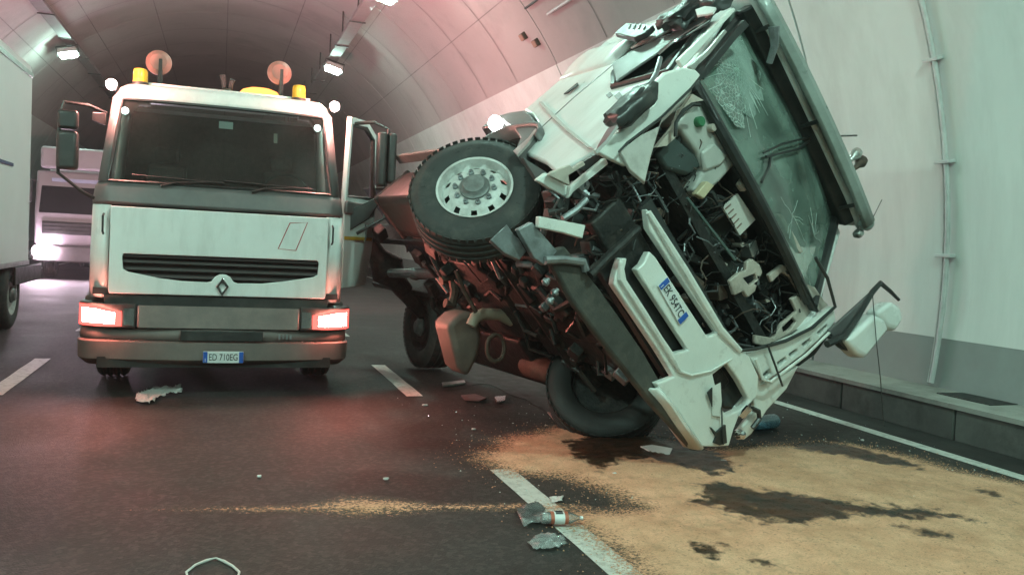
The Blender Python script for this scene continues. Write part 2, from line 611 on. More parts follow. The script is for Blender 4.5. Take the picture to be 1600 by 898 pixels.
# cables, junction boxes on the right haunch
for off, lab, r in ((0.0, 'upper dark cable running along the concrete haunch above the overturned truck', 0.022), (-2.6, 'pale conduit running along the concrete haunch just above the white wall coating', 0.03)):
    a = 41.0 + off
    mb = MB()
    x, z = arc(a, a + 1, 1, TR_R - 0.05)[0]
    y_a = 14.9 if off else 15.6
    mb.tube([(x, y_a, z), (x, 10, z), (x, 4, z), (x, -4, z)], r, 8)
    o = mb.build('haunch_cable', GALV if off else DARKSTEEL)
    tag(o, lab, 'cable')
for i, p in enumerate([(5.623, 16.434, 5.785), (5.764, 16.048, 5.596)]):
    jb = empty('junction_box', p, ['small brownish junction box on the haunch, upper of the two', 'small brownish junction box on the haunch at the end of the pale conduit'][i], 'junction box')
    c = Vector((p[0], 0, p[2] - TR_Z)).normalized()
    rot = Matrix.Rotation(math.atan2(c.x, c.z), 3, 'Y')
    MB().box((0, 0, 0), (0.15, 0.20, 0.10), rot).build('case', RUST, jb, bevel=0.02)
    MB().box(-c * 0.055, (0.13, 0.17, 0.02), rot).build('lid', mat('box_lid', (0.3, 0.17, 0.12), 0.6), jb, bevel=0.008)
    MB().tube([c * 0.02 + Vector((0, 0.09, 0)), c * 0.03 + Vector((0, 0.22, 0.03))], 0.014).build('cable_gland', DARKSTEEL, jb)

TRAYM = mat('dull_tray', (0.22, 0.19, 0.19), 0.75, var=0.15, scale=4)
# cable trays hung from the vault
def tray(X, z, ya, yb, label):
    t = empty('cable_tray', (X, ya, z), label, 'cable tray', 'cable trays hung under the vault')
    Ln = yb - ya
    mb = MB()
    mb.box((0, Ln / 2, 0), (0.30, Ln, 0.012))
    mb.build('tray_floor', TRAYM, t)
    for s in (-1, 1):
        MB().box((s * 0.155, Ln / 2, 0.04), (0.010, Ln, 0.09)).build('side_rail', TRAYM, t)
    for k in range(3):
        MB().tube([(-0.08 + 0.07 * k + 0.01 * math.sin(j), Ln * j / 12, 0.028) for j in range(13)], 0.02, 6).build('cable', DARKSTEEL, t)
    y = ya + 1.2
    top = TR_Z + math.sqrt(TR_R ** 2 - X * X) - z
    while y < yb:
        MB().tube([(0.0, y - ya, 0.0), (0.0, y - ya, top)], 0.022, 6).build('hanger_rod', DARKSTEEL, t)
        MB().box((0, y - ya, -0.02), (0.40, 0.05, 0.025)).build('hanger_bar', DARKSTEEL, t)
        y += 2.9
    return t


tray(3.05, 6.95, 6.0, 52, 'galvanised cable tray on rods along the vault above the lamp right of the recovery truck')
tray(-4.35, 6.85, 6.0, 52, 'galvanised cable tray on rods along the vault above the white trailer')

# tunnel lamps
LENS = emit('lamp_lens', (0.60, 1.0, 0.85), LAMP_POWER)


LENS_OLD = emit('aged_lamp_lens', (0.58, 1.0, 0.84), LAMP_POWER * 0.62)


def tunnel_lamp(p, tilt, label, pitch=-28, lens=None):
    t = empty('tunnel_lamp', p, label, 'lamp', 'floodlights in two rows under the vault')
    t.rotation_euler = (math.radians(pitch), math.radians(tilt), 0)
    MB().prism([(-0.24, -0.20, 0.13), (0.24, -0.20, 0.13), (0.27, -0.20, 0.0), (-0.27, -0.20, 0.0)], (0, 0.40, 0)).build('housing', GALV, t, bevel=0.02)
    MB().box((0, 0, -0.032), (0.40, 0.28, 0.056)).build('lens', lens or LENS, t, smooth=0)
    for s in (-1, 1):
        MB().box((s * 0.29, 0, 0.12), (0.012, 0.05, 0.30)).build('bracket', DARKSTEEL, t)
    MB().box((0, 0, 0.265), (0.59, 0.05, 0.012)).build('bracket_bar', DARKSTEEL, t)
    return t


for k, y in ((2, 26.5), (3, 18.0), (4, 9.5), (5, 1.0), (6, -7.5)):
    lab = {2: 'lit floodlight hanging under the right tray, seen right of the recovery truck roof', 3: 'lit floodlight at the top edge of the picture above the cable tray'}.get(k, {4: 'lit floodlight of the right row hanging above the overturned truck', 5: 'lit floodlight of the right row just ahead overhead of the viewer'}.get(k, 'lit floodlight of the right row behind the viewer'))
    tunnel_lamp((3.05, y, 6.62), 14, lab, -12 if y > 12 else (0 if y > 5 else 30), LENS_OLD if y > 5 else LENS)
for k, y in ((2, 28.0), (4, 2.5), (5, -6.0)):
    lab = {2: 'lit floodlight on the left tray above the far white truck'}.get(k, {4: 'lit floodlight of the left row just ahead overhead of the viewer'}.get(k, 'lit floodlight of the left row behind the viewer'))
    tunnel_lamp((-4.35, y, 6.48), -14, lab, -12 if y > 12 else 32, LENS_OLD if y > 5 else LENS)

# ================================================================== shared builders
def make_wheel(root, name, M, rim_mat, r=0.51, w=0.30, nut=True, label=None, tyre_mat=None):
    """one wheel as a part: tyre (own mesh), rim, hub as sub-parts; local z of M is the outward axle"""
    h = w / 2
    prof = [(r * 0.57, -h * 0.86), (r * 0.62, -h), (r * 0.80, -h * 1.06), (r * 0.94, -h * 0.94), (r * 0.985, -h * 0.78)]
    for g in (-0.45, 0.0, 0.45):
        prof += [(r, h * (g - 0.14)), (r * 0.972, h * (g - 0.08)), (r * 0.972, h * (g + 0.08)), (r, h * (g + 0.14))]
    prof += [(r * 0.985, h * 0.78), (r * 0.94, h * 0.94), (r * 0.87, h * 1.0), (r * 0.86, h * 1.03), (r * 0.80, h * 1.06), (r * 0.70, h * 1.05), (r * 0.62, h), (r * 0.57, h * 0.86)]
    mb = MB()
    mb.lathe(prof, 56, M, cap=False)
    tyre = mb.build(name, tyre_mat or RUBBER, root, smooth=40)
    if label:      # shoulder lugs and moulded ribs on the tyres one can look at closely
        tb_ = MB()
        for k in range(52):
            a = 2 * PI * k / 52
            for sg in (-1, 1):
                tb_.box((0, 0, 0), (0.007, 0.042, 0.05))
                vs = tb_.bm.verts[-8:] if False else list(tb_.bm.verts)[-8:]
                bmesh.ops.transform(tb_.bm, verts=vs, matrix=M @ RZ(math.degrees(a)) @ TR(r * 0.985, 0, sg * h * 0.80))
        lug = tb_.build('tread_lugs', tyre_mat or RUBBER, tyre)
        lug['kind'] = 'stuff'
        rb_ = MB()
        for k in range(28):
            if k % 7 in (0, 6):
                continue
            a = 2 * PI * k / 28
            rb_.box((0, 0, 0), (0.034, 0.016 + 0.008 * (k % 3), 0.006))
            bmesh.ops.transform(rb_.bm, verts=list(rb_.bm.verts)[-8:], matrix=M @ RZ(math.degrees(a)) @ TR(r * 0.765, 0, h * 1.055))
        mk_ = rb_.build('moulded_marks', tyre_mat or RUBBER, tyre)
        mk_['kind'] = 'stuff'
    if label: tyre['label'] = label
    # rim: dished disc with hand holes
    R = r * 0.575
    mb = MB()
    outer = []
    pr = [(R, h * 0.90), (R * 1.01, h * 0.97), (R * 0.95, h * 0.95), (R * 0.90, h * 0.70), (R * 0.87, h * 0.45)]
    mb.lathe(pr, 48, M, cap=False)
    mb.lathe([(R, h * 0.9), (R * 0.97, -h * 0.8)], 48, M, cap=False)
    # dish: polar grid with ten openings
    rr = [R * 0.87, R * 0.83, R * 0.70, R * 0.62, R * 0.36]
    hh = [h * 0.45, h * 0.50, h * 0.72, h * 0.83, h * 0.85]
    nseg = 60
    V = [[mb.bm.verts.new(M @ Vector((rr[i] * math.cos(2 * PI * k / nseg), rr[i] * math.sin(2 * PI * k / nseg), hh[i]))) for k in range(nseg)] for i in range(len(rr))]
    for i in range(len(rr) - 1):
        for k in range(nseg):
            if i == 1 and k % 6 in (0, 1):
                continue
            mb.bm.faces.new([V[i][k], V[i][(k + 1) % nseg], V[i + 1][(k + 1) % nseg], V[i + 1][k]])
    mb.build('rim', rim_mat, tyre, smooth=40)
    mb = MB()
    mb.lathe([(R * 0.96, -h * 0.35), (R * 0.2, -h * 0.3)], 24, M)
    mb.build('brake_drum', GRIME, tyre)
    mb = MB()
    mb.lathe([(R * 0.40, h * 0.80), (R * 0.40, h * 0.98), (R * 0.33, h * 1.05), (R * 0.28, h * 1.22), (R * 0.18, h * 1.26), (0.001, h * 1.26)], 24, M)
    mb.build('hub', mat('hub_grey', (0.20, 0.21, 0.205), 0.5, metal=0.4, var=0.3, scale=20), tyre)
    if nut:
        for k in range(10):
            a = 2 * PI * (k + .5) / 10
            MB().lathe([(0.022, h * 0.8), (0.022, h * 0.98), (0.014, h * 1.0), (0.014, h * 1.1)], 6, M @ TR(R * 0.51 * math.cos(a), R * 0.51 * math.sin(a), 0)).build('wheel_nut', STEEL, tyre)
    return tyre


def number_plate(parent, M, s, w=0.36, h=0.11):
    """plate whose face looks along local -y of M; letters stand on it"""
    p = MB().box((0, 0, 0), (w, 0.008, h)).build('number_plate', PLATE, parent, bevel=0.003)
    p.matrix_local = M
    for sx in (-1, 1):
        MB().box((sx * (w / 2 - 0.02), -0.0055, 0), (0.038, 0.004, h - 0.006)).build('blue_band', BLUEP, p)
    text('lettering', s, 0.088, INK, p, TR(0, -0.0075, -0.002) @ RX(90) @ Matrix.Diagonal((0.70, 1, 1, 1)), 0.001)
    text('country_letter', 'I', 0.045, PLATE, p, TR(-(w / 2 - 0.02), -0.009, -0.028) @ RX(90), 0.001)
    return p


# ================================================================== RECOVERY TRUCK (front faces the camera)
tow = empty('recovery_truck', (0.015, 8.5, 0), 'white recovery truck with lit headlamps, facing the camera in the middle lane', 'truck')
YB = 1.95                                                      # back of the cab


def ring(z, w, yf, r, bow=0.05):
    P = [(-w, YB), (-w, 1.38), (-w, yf + r + bow)]
    for k in range(1, 5):
        a = PI / 2 * k / 5
        P.append((-w + r - r * math.cos(a), yf + bow + r - r * math.sin(a)))
    xs = [(-w + r) * t for t in (1, .66, .33, 0, -.33, -.66, -1)]
    for x in xs:
        P.append((x, yf + bow * (abs(x) / (w - r)) ** 2))
    for k in range(1, 5):
        a = PI / 2 * (1 - k / 5)
        P.append((w - r + r * math.cos(a), yf + bow + r - r * math.sin(a)))
    P += [(w, yf + r + bow), (w, 1.38), (w, YB)]
    return [(x, y, z) for x, y in P]


NF0, NF1 = 7, 12      # indices of the flat front segments


def loft(levels, skip=()):
    mb = MB()
    R_ = [[mb.bm.verts.new(p) for p in ring(*l)] for l in levels]
    for i in range(len(R_) - 1):
        for k in range(len(R_[0]) - 1):
            if k in skip:
                continue
            mb.bm.faces.new([R_[i][k], R_[i][k + 1], R_[i + 1][k + 1], R_[i + 1][k]])
    return mb


FRONT = tuple(range(7, 13))
lower = [(0.92, 1.15, 0.0, .17), (1.3, 1.15, 0.0, .17), (1.765, 1.14, 0.015, .17)]
LEFT, RIGHT = tuple(range(0, 7)), tuple(range(13, 20))
loft(lower, FRONT + RIGHT).build('cab_side_panel', WHITE, tow, solid=0.03)
loft(lower, FRONT + LEFT + (18, 19)).build('cab_corner_panel', WHITE, tow, solid=0.03)
loft(lower, FRONT + LEFT + tuple(range(13, 19))).build('cab_side_panel', WHITE, tow, solid=0.03)
loft([(1.771, 1.141, 0.012, .17), (1.80, 1.142, 0.0, .17), (1.93, 1.125, 0.03, .16), (1.975, 1.105, 0.055, .15)], (18, 19)).build('scuttle_panel', GREYP, tow, solid=0.03)
wl = [(1.98, 1.10, 0.06, .10), (2.40, 1.06, 0.20, .10), (2.775, 1.025, 0.325, .10)]
loft(wl, FRONT + RIGHT + (0, 1)).build('windscreen_pillar', GREYP, tow, solid=0.04)
loft(wl, FRONT + LEFT + (18, 19)).build('windscreen_pillar', GREYP, tow, solid=0.04)
loft(wl, FRONT + RIGHT + tuple(range(1, 7))).build('rear_quarter', WHITE, tow, solid=0.04)
loft(wl, FRONT + LEFT + tuple(range(13, 19))).build('rear_quarter', WHITE, tow, solid=0.04)
MB().grid([[(-1.09, 0.30, 1.99), (-1.09, 1.37, 1.99)], [(-1.03, 0.50, 2.77), (-1.03, 1.37, 2.77)]]).build('side_window', GLASS_T, tow)
loft([(2.78, 1.03, 0.325, .12), (2.82, 1.01, 0.345, .14), (2.90, 0.975, 0.40, .16), (2.945, 0.93, 0.48, .16), (2.955, 0.80, 0.62, .12)], ()).build('roof_header', WHITE, tow, solid=0.03)
MB().grid([[(-0.81, 0.62, 2.953), (0.81, 0.62, 2.953)], [(-0.95, 1.95, 2.95), (0.95, 1.95, 2.95)]]).build('roof_skin', WHITE, tow, solid=0.03)
MB().box((0, YB + 0.02, 1.9), (2.2, 0.04, 2.0)).build('rear_wall', WHITE, tow)
MB().box((0, 1.0, 0.98), (2.2, 1.9, 0.06)).build('cab_floor', BLACK, tow)
# windscreen glass
g = MB()
rows = []
for (z, w, yf, r) in [(1.985, 1.10, 0.068, .10), (2.2, 1.079, 0.139, .10), (2.4, 1.06, 0.205, .10), (2.6, 1.04, 0.27, .10), (2.77, 1.025, 0.328, .10)]:
    rows.append([(x, y, z) for x, y, z_ in ring(z, w, yf, r)[7:14]])
g.grid(rows)
ws = g.build('windscreen', GLASS_T, tow)
sealp = rows[0] + [r[-1] for r in rows[1:]] + list(reversed(rows[-1]))[1:] + [r[0] for r in reversed(rows[1:-1])]
MB().tube([(x, y - 0.006, z) for x, y, z in sealp], 0.016, 6, closed=True).build('rubber_seal', BLACK, ws)
for x0, x1 in ((-0.55, -0.02), (0.25, 0.80)):
    wp = MB().tube([(x0, 0.02, 1.96), (x0 + 0.12, 0.045, 2.00), (x1, 0.06, 2.035)], [0.014, 0.010, 0.007], 6).build('wiper_arm', BLACK, ws)
    MB().tube([(x0 - 0.25, 0.075, 2.05), (x1 + 0.02, 0.055, 2.025)], 0.008, 6).build('wiper_blade', BLACK, wp)
MB().box((0.0, 0.31, 2.60), (0.13, 0.006, 0.075), Matrix.Rotation(math.radians(-18), 3, 'X')).build('toll_tag', PLATE, ws, bevel=0.004)
MB().box((0.47, 0.36, 2.52), (0.035, 0.006, 0.10), Matrix.Rotation(math.radians(-18), 3, 'X')).build('hanging_pennant', mat('pennant', (0.5, 0.42, 0.36), 0.7), ws)
for x, y, z in ((-0.90, 0.33, 2.655), (0.87, 0.33, 2.655)):
    MB().lathe([(0.034, 0.0), (0.025, 0.02), (0.001, 0.026)], 14, TR(x, y, z) @ RX(90)).build('screen_reflection', emit('reflection_glow', (0.8, 1.0, 0.93), 6), ws)  # glowing discs added to imitate tunnel lamp reflections in the windscreen
# interior
MB().prism([(-1.05, 0.12, 1.25), (-1.05, 0.12, 1.95), (-1.05, 0.45, 1.99), (-1.05, 0.62, 1.86), (-1.05, 0.62, 1.25)], (2.1, 0, 0)).build('dashboard', BLACK, tow, bevel=0.03)
for sx in (-0.6, 0.62):
    st = MB().box((sx, 1.35, 1.62), (0.5, 0.5, 0.2)).build('driver_seat', FABRIC, tow, bevel=0.05)
    MB().prism([(sx - .24, 1.52, 1.66), (sx + .24, 1.52, 1.66), (sx + .2, 1.68, 2.26), (sx - .2, 1.68, 2.26)], (0, 0.12, 0.03)).build('seat_back', FABRIC, st, bevel=0.04)
    MB().box((sx, 1.73, 2.38), (0.26, 0.10, 0.17)).build('head_rest', FABRIC, st, bevel=0.04)
MB().tube([(0.62 + 0.22 * math.cos(a), 0.72 + 0.12 * math.sin(a), 2.03 + 0.17 * math.sin(a)) for a in (2 * PI * k / 24 for k in range(24))], 0.015, 6, closed=True).build('steering_wheel', BLACK, tow)
MB().box((0, 1.90, 2.0), (2.1, 0.03, 1.7)).build('cab_lining', FABRIC, tow)

# hood panel with the smiling grille opening
hood = [(-0.955, 0, 0.965), (0.965, 0, 0.965), (0.975, 0, 1.0), (0.975, 0, 1.755), (-0.96, 0, 1.755), (-0.965, 0, 1.0)]
smile = [(-0.86, 1.33), (-0.87, 1.30), (-0.86, 1.19), (-0.82, 1.165), (-0.55, 1.115), (-0.36, 1.095), (-0.14, 1.09), (-0.10, 1.10), (-0.07, 1.145), (-0.03, 1.168), (0.0, 1.172), (0.03, 1.168), (0.07, 1.145), (0.10, 1.10), (0.14, 1.09), (0.36, 1.095), (0.55, 1.12), (0.84, 1.175), (0.875, 1.20), (0.885, 1.31), (0.87, 1.335)]
mb = MB()
mb.prism([(x, -0.022, z) for x, y, z in hood], (0, 0.045, 0), [[(x + .015, -0.022, z) for x, z in smile]])
hp = mb.build('hood_panel', WHITE, tow, bevel=0.008, seg=3)
MB().box((0.01, 0.13, 1.22), (1.84, 0.02, 0.34)).build('grille_backing', BLACK, hp)
for z in (1.135, 1.20, 1.265, 1.315):
    MB().prism([(-0.9, 0.03, z - 0.016), (-0.9, 0.10, z + 0.008), (-0.9, 0.10, z + 0.018), (-0.9, 0.03, z + 0.004)], (1.82, 0, 0)).build('grille_slat', mat('grille_grey', (0.06, 0.052, 0.052), 0.5), hp)
# lozenge emblem
mb = MB()
mb.prism([(0.015, -0.05, 1.145), (0.075, -0.05, 1.055), (0.015, -0.05, 0.965), (-0.045, -0.05, 1.055)], (0, 0.03, 0), [[(0.015, -0.05, 1.10), (0.045, -0.05, 1.055), (0.015, -0.05, 1.01), (-0.015, -0.05, 1.055)]])
mb.build('lozenge_emblem', CHROME, hp, bevel=0.006)
# outlined print on the hood
par = [(0.74, 1.70), (0.63, 1.43), (0.485, 1.43), (0.575, 1.68)]
mb = MB()
mb.tube([(x, -0.023, z) for x, z in [(0.775, 1.70), (0.675, 1.425), (0.51, 1.435), (0.61, 1.685)]], 0.005, 4, closed=True)
mb.build('red_outline', REDP, hp)
MB().box((0.66, -0.0235, 1.655), (0.075, 0.003, 0.045)).build('hood_sticker', PLATE, hp)

# bumper, headlamps, step
bl = [(0.29, 1.17, 0.05, .16), (0.36, 1.235, -0.05, .2), (0.52, 1.24, -0.06, .2), (0.535, 1.235, -0.035, .2)]
def ring_b(z, w, yf, r):
    return [(x, min(y, 0.75), zz) for x, y, zz in ring(z, w, yf, r, 0.10)[1:-1]]
mb = MB()
mb.grid([ring_b(*l) for l in bl])
bumper = mb.build('bumper', BUMPG, tow, solid=0.04)
mb = MB()
mb.grid([ring_b(0.54, 1.225, -0.03, .2), ring_b(0.645, 1.22, -0.02, .2)])
mb.build('bumper_middle', BUMPG, bumper, solid=0.04)
mb = MB()
mb.prism([(-0.715, -0.035, 0.655), (0.735, -0.035, 0.655), (0.735, -0.035, 0.86), (-0.715, -0.035, 0.86)], (0, 0.08, 0))
mb.build('bumper_upper', mat('bumper_light', (0.20, 0.17, 0.16), 0.5, var=0.12, dirt=(0.3, 0.24, 0.2), damt=0.4), bumper, bevel=0.015)
MB().box((0.0, 0.05, 0.905), (2.0, 0.08, 0.09)).build('radiator_gap', BLACK, tow)
MB().box((0.03, -0.062, 0.592), (0.74, 0.012, 0.10)).build('lower_intake', BLACK, bumper, bevel=0.006)
MB().box((0.0, 0.1, 0.33), (2.1, 0.12, 0.10)).build('under_run_bar', BLACK, bumper)
for k in range(4):
    MB().box((0.55 + 0.035 * k, -0.055, 0.59), (0.018, 0.004, 0.05 - 0.01 * (k % 2))).build('model_badge', STEEL, bumper)
number_plate(tow, TR(0.045, -0.082, 0.395), 'ED 710EG')
HL = emit('headlamp_glow', (1.0, 0.27, 0.20), HEAD_POWER)
HLR = emit('halo_glow', (1.0, 0.055, 0.045), 6.0)  # glowing red rim imitates the halo around the headlamps
for s in (-1, 1):
    def q(x, y): return s * x + (0.015 if s > 0 else 0.0), y
    hs_ = MB()
    prof = [(0.725, -0.03), (0.98, -0.01), (1.15, 0.07), (1.225, 0.2), (1.225, 0.40), (0.725, 0.40)]
    hs_.prism([(q(x, y)[0], y, 0.65) for x, y in prof], (0, 0, 0.225))
    hl = hs_.build('headlamp', BLACK, tow, bevel=0.01)
    if s < 0: hl['label'] = 'headlamp at the far side of the plate from the open door'
    rows = []
    for j in range(7):
        v = j / 6
        row = []
        for x, y in ((0.845, -0.030), (0.90, -0.030), (0.98, -0.024), (1.06, 0.005), (1.13, 0.045), (1.185, 0.10), (1.222, 0.19)):
            u = (x - 0.845) / 0.377
            zl, zh = 0.668 - 0.004 * u, 0.800 + 0.055 * min(1, u * 1.6)
            bulge = 0.055 * math.sin(PI * min(max(u, 0.0), 1.0)) * math.sin(PI * v)
            row.append((q(x, y)[0], y - bulge, zl + (zh - zl) * v))
        rows.append(row)
    MB().grid([r_[1:6] for r_ in rows[1:6]]).build('main_beam_lens', HL, hl)
    rim_ = MB()
    for lo, hi, c0, c1 in ((0, 2, 0, 7), (5, 7, 0, 7), (1, 6, 0, 2), (1, 6, 5, 7)):
        rim_.grid([r_[c0:c1] for r_ in rows[lo:hi]])
    rim_.build('halo_rim', HLR, hl)
    rows = [[(q(x, y)[0], y, z) for x, y in ((0.74, -0.036), (0.785, -0.036), (0.83, -0.033))] for z in (0.675, 0.76, 0.83)]
    MB().grid(rows).build('fog_lens', CHROME, hl)
    # cab step and side skirt behind the bumper
    MB().prism([(s * 1.0, 0.35, 0.34), (s * 1.2, 0.35, 0.34), (s * 1.2, 0.35, 0.92), (s * 1.0, 0.35, 0.92)], (0, 0.5, 0)).build('cab_step', BUMPG, tow, bevel=0.02)
    MB().tube([(s * 1.13, 1.35 + 0.64 * math.cos(a), 0.5 + 0.6 * math.sin(a)) for a in (PI * k / 10 for k in range(11))], 0.06, 6).build('mudguard', BLACK, tow)
for s in (-1, 1):
    MB().tube([(s * 1.02, 0.02, 1.68), (s * 1.02, -0.04, 1.66), (s * 1.02, -0.04, 1.52), (s * 1.02, 0.02, 1.50)], 0.010, 6).build('grab_handle', BLACK, tow)
    MB().box((s * 1.22, 0.62, 0.60), (0.04, 0.36, 0.05)).build('step_tread', STEEL, tow)
# work lights and beacons on the roof
BEAC = emit('beacon_glow', (1.0, 0.36, 0.08), 3.2)
MARK = emit('marker_glow', (1.0, 0.38, 0.32), 1300)
ADDED_PINK = emit('added_pink_glow', (1.0, 0.42, 0.41), 3400)
for i, x in enumerate((-1.02, 1.03)):
    ml = MB().box((x, 0.36, 2.875), (0.10, 0.12, 0.05)).build('marker_lamp', BLACK, tow, bevel=0.01)
    MB().lathe([(0.001, 0.06), (0.035, 0.045), (0.048, 0.0), (0.048, -0.03)], 16, TR(x, 0.31, 2.885) @ RX(90)).build('marker_lens', MARK, ml)
for x in (-0.80, 0.70):
    b = MB().lathe([(0.075, 0.0), (0.075, 0.03), (0.062, 0.035)], 20, TR(x, 0.62, 2.945)).build('beacon_base', BLACK, tow)
    MB().lathe([(0.066, 0.0), (0.066, 0.10), (0.058, 0.125), (0.03, 0.135), (0.001, 0.136)], 20, TR(x, 0.62, 2.975)).build('beacon_dome', YELLOW, b)
for x, dz in ((-0.665, 0.0), (0.52, 0.03)):
    st = MB().tube([(x + 0.02, 0.95, 2.94), (x + 0.02, 0.95, 3.28 + dz)], 0.022, 8).build('lamp_stalk', BLACK, tow)
    MB().lathe([(0.001, 0.05), (0.08, 0.045), (0.122, 0.01), (0.125, -0.02), (0.118, -0.024), (0.001, -0.024)], 28, TR(x, 0.985, 3.25 + dz) @ RX(90)).build('round_lamp', mat('lamp_shell_red', (0.36, 0.17, 0.14), 0.5, var=0.2), st)
lb = MB().lathe([(0.20, 0), (0.20, 0.03), (0.18, 0.035)], 24, TR(0.33, 1.05, 2.945) @ Matrix.Diagonal((1.3, 0.8, 1, 1))).build('light_bar_base', BLACK, tow)
MB().lathe([(0.18, 0.0), (0.175, 0.05), (0.14, 0.10), (0.08, 0.125), (0.001, 0.13)], 24, TR(0.33, 1.05, 2.98) @ Matrix.Diagonal((1.25, 0.8, 1, 1))).build('amber_beacon_dome', BEAC, lb)
fl = MB().tube([(0.45, 7.6, 1.15), (0.45, 7.6, 2.30)], 0.03, 8).build('added_light_post', BLACK, tow)  # unseen floodlight added behind the cab to tint vault and wall pink
MB().box((0.45, 7.6, 2.33), (0.34, 0.14, 0.16)).build('added_floodlight', BLACK, fl, bevel=0.015)
fd = Vector((0.20, 0.78, 0.59)).normalized()
MB().lathe([(0.15, 0.0), (0.001, 0.001)], 20, TR(0.48, 7.74, 2.36) @ fd.to_track_quat('Z', 'Y').to_matrix().to_4x4(), cap=False).build('added_floodlight_lens', ADDED_PINK, fl)
MB().lathe([(0.155, -0.004), (0.14, -0.09), (0.06, -0.15), (0.001, -0.15)], 20, TR(0.48, 7.74, 2.36) @ fd.to_track_quat('Z', 'Y').to_matrix().to_4x4(), cap=False).build('added_floodlight_shell', BLACK, fl)
hn = MB().box((0.0, 0.95, 3.0), (0.10, 0.12, 0.10)).build('air_horn', RUST, tow, bevel=0.02)
for s in (-1, 1):
    MB().tube([(s * 0.03, 0.95, 3.02), (s * 0.035, 0.92, 3.10), (s * 0.05, 0.90, 3.16 - .02 * s)], [0.02, 0.022, 0.03], 8).build('horn_trumpet', DARKSTEEL, hn)
# left mirrors
mb = MB()
mb.tube([(-1.06, 0.35, 2.62), (-1.2, 0.2, 2.66), (-1.37, 0.05, 2.65), (-1.40, 0.03, 2.5), (-1.40, 0.03, 2.02), (-1.2, 0.1, 1.86), (-1.12, 0.15, 1.82)], 0.016, 8)
arm = mb.build('mirror_arm', BLACK, tow)
MB().box((-1.325, 0.01, 2.49), (0.165, 0.10, 0.17)).build('wide_angle_mirror', BLACK, arm, bevel=0.03, seg=3)
MB().box((-1.325, 0.01, 2.22), (0.175, 0.12, 0.345)).build('main_mirror', BLACK, arm, bevel=0.035, seg=3)
MB().prism([(-1.06, 0.32, 2.50), (-1.17, 0.2, 2.53), (-1.16, 0.2, 2.60), (-1.06, 0.32, 2.62)], (0, 0.05, 0)).build('mirror_foot', BLACK, arm, bevel=0.01)
# right-hand door, swung open
DH = Vector((1.165, 0.25, 0))
door = empty('driver_door', (1.165, 0.25, 0))
door.parent = tow
door.rotation_euler = (0, 0, math.radians(62))
door['label'] = 'open white cab door with black window frame and amber stripe'
frame_out = [(0.0, 1.06), (0.0, 1.95), (0.09, 2.80), (0.60, 2.83), (0.90, 2.72), (0.97, 1.96), (0.90, 1.45), (0.72, 1.06)]
win = [(0.07, 1.99), (0.145, 2.73), (0.58, 2.76), (0.84, 2.66), (0.905, 2.01)]
MB().prism([(x, 0, z) for x, z in frame_out if True], (0, 0.05, 0), [[(x, 0, z) for x, z in win]]).build('door_panel', WHITE, door, bevel=0.008)
MB().tube([(x, 0.025, z) for x, z in win], 0.03, 6, closed=True).build('window_frame', BLACK, door)
MB().box((0.44, -0.004, 1.57), (0.86, 0.004, 0.035)).build('amber_band', YSTRIPE, door)
MB().box((0.42, -0.012, 1.88), (0.88, 0.03, 0.13)).build('door_pocket', GREYP, door, bevel=0.02)
MB().prism([(0.05, 0.06, 1.12), (0.7, 0.06, 1.12), (0.85, 0.06, 1.9), (0.05, 0.06, 1.9)], (0, 0.03, 0)).build('door_lining', BLACK, door, bevel=0.01)
# right mirrors, carried by the open door's pillar side
mb = MB()
mb.tube([(1.22, 0.42, 2.74), (1.45, 0.42, 2.78), (1.60, 0.42, 2.72), (1.60, 0.42, 1.80), (1.32, 0.45, 1.62)], 0.018, 8)
arm = mb.build('mirror_arm', BLACK, tow)
MB().box((1.535, 0.40, 2.40), (0.10, 0.14, 0.56)).build('main_mirror', BLACK, arm, bevel=0.03, seg=3)
MB().box((1.645, 0.42, 2.42), (0.09, 0.14, 0.52)).build('wide_angle_mirror', BLACK, arm, bevel=0.03, seg=3)
MB().prism([(1.18, 0.40, 1.60), (1.44, 0.40, 1.78), (1.56, 0.40, 1.98), (1.50, 0.40, 2.0), (1.2, 0.40, 1.84)], (0, 0.06, 0)).build('mirror_foot', BLACK, arm, bevel=0.015)
MB().tube([(1.40, 0.38, 1.72), (1.41, 0.375, 1.60), (1.395, 0.37, 1.54)], 0.008, 6).build('hanging_strap', BLACK, arm)
# running gear and flat deck behind
for s in (-1, 1):
    make_wheel(tow, 'front_wheel', TR(s * 1.03, 1.35, 0.51) @ RY(90 * s), RIM, nut=False)
    make_wheel(tow, 'rear_wheel', TR(s * 0.98, 5.4, 0.51) @ RY(90 * s), RIM, w=0.5, nut=False)
    MB().box((s * 0.42, 4.0, 0.86), (0.09, 7.0, 0.24)).build('chassis_rail', DARKSTEEL, tow)
MB().tube([(-1, 1.35, 0.52), (1, 1.35, 0.52)], 0.06).build('front_axle', GRIME, tow)
MB().tube([(-1, 5.4, 0.52), (1, 5.4, 0.52)], 0.08).build('rear_axle', GRIME, tow)
MB().box((0, 4.95, 1.09), (2.42, 5.6, 0.16)).build('flat_deck', mat('deck_steel', (0.18, 0.15, 0.14), 0.6, metal=0.3), tow, bevel=0.01)
MB().box((0, 0.9, 0.72), (1.0, 0.8, 0.5)).build('engine_block', GRIME, tow)

# ================================================================== WRECKED TRACTOR UNIT
wreck = empty('overturned_truck', label='overturned white tractor unit with smashed front, tipped against the white tunnel wall', cat='truck')
wreck.matrix_world = Matrix(((0.6453, -0.21, 0.7345, 2.5064), (0.1436, 0.9777, 0.1533, 5.1451), (-0.7503, 0.0065, 0.6611, 0.7931), (0, 0, 0, 1)))
WX = 1.15


def bendback(pts, k=0.9, x0=0.7):
    return [(x, y + k * max(0, abs(x) - x0) ** 2, z) for x, y, z in pts]


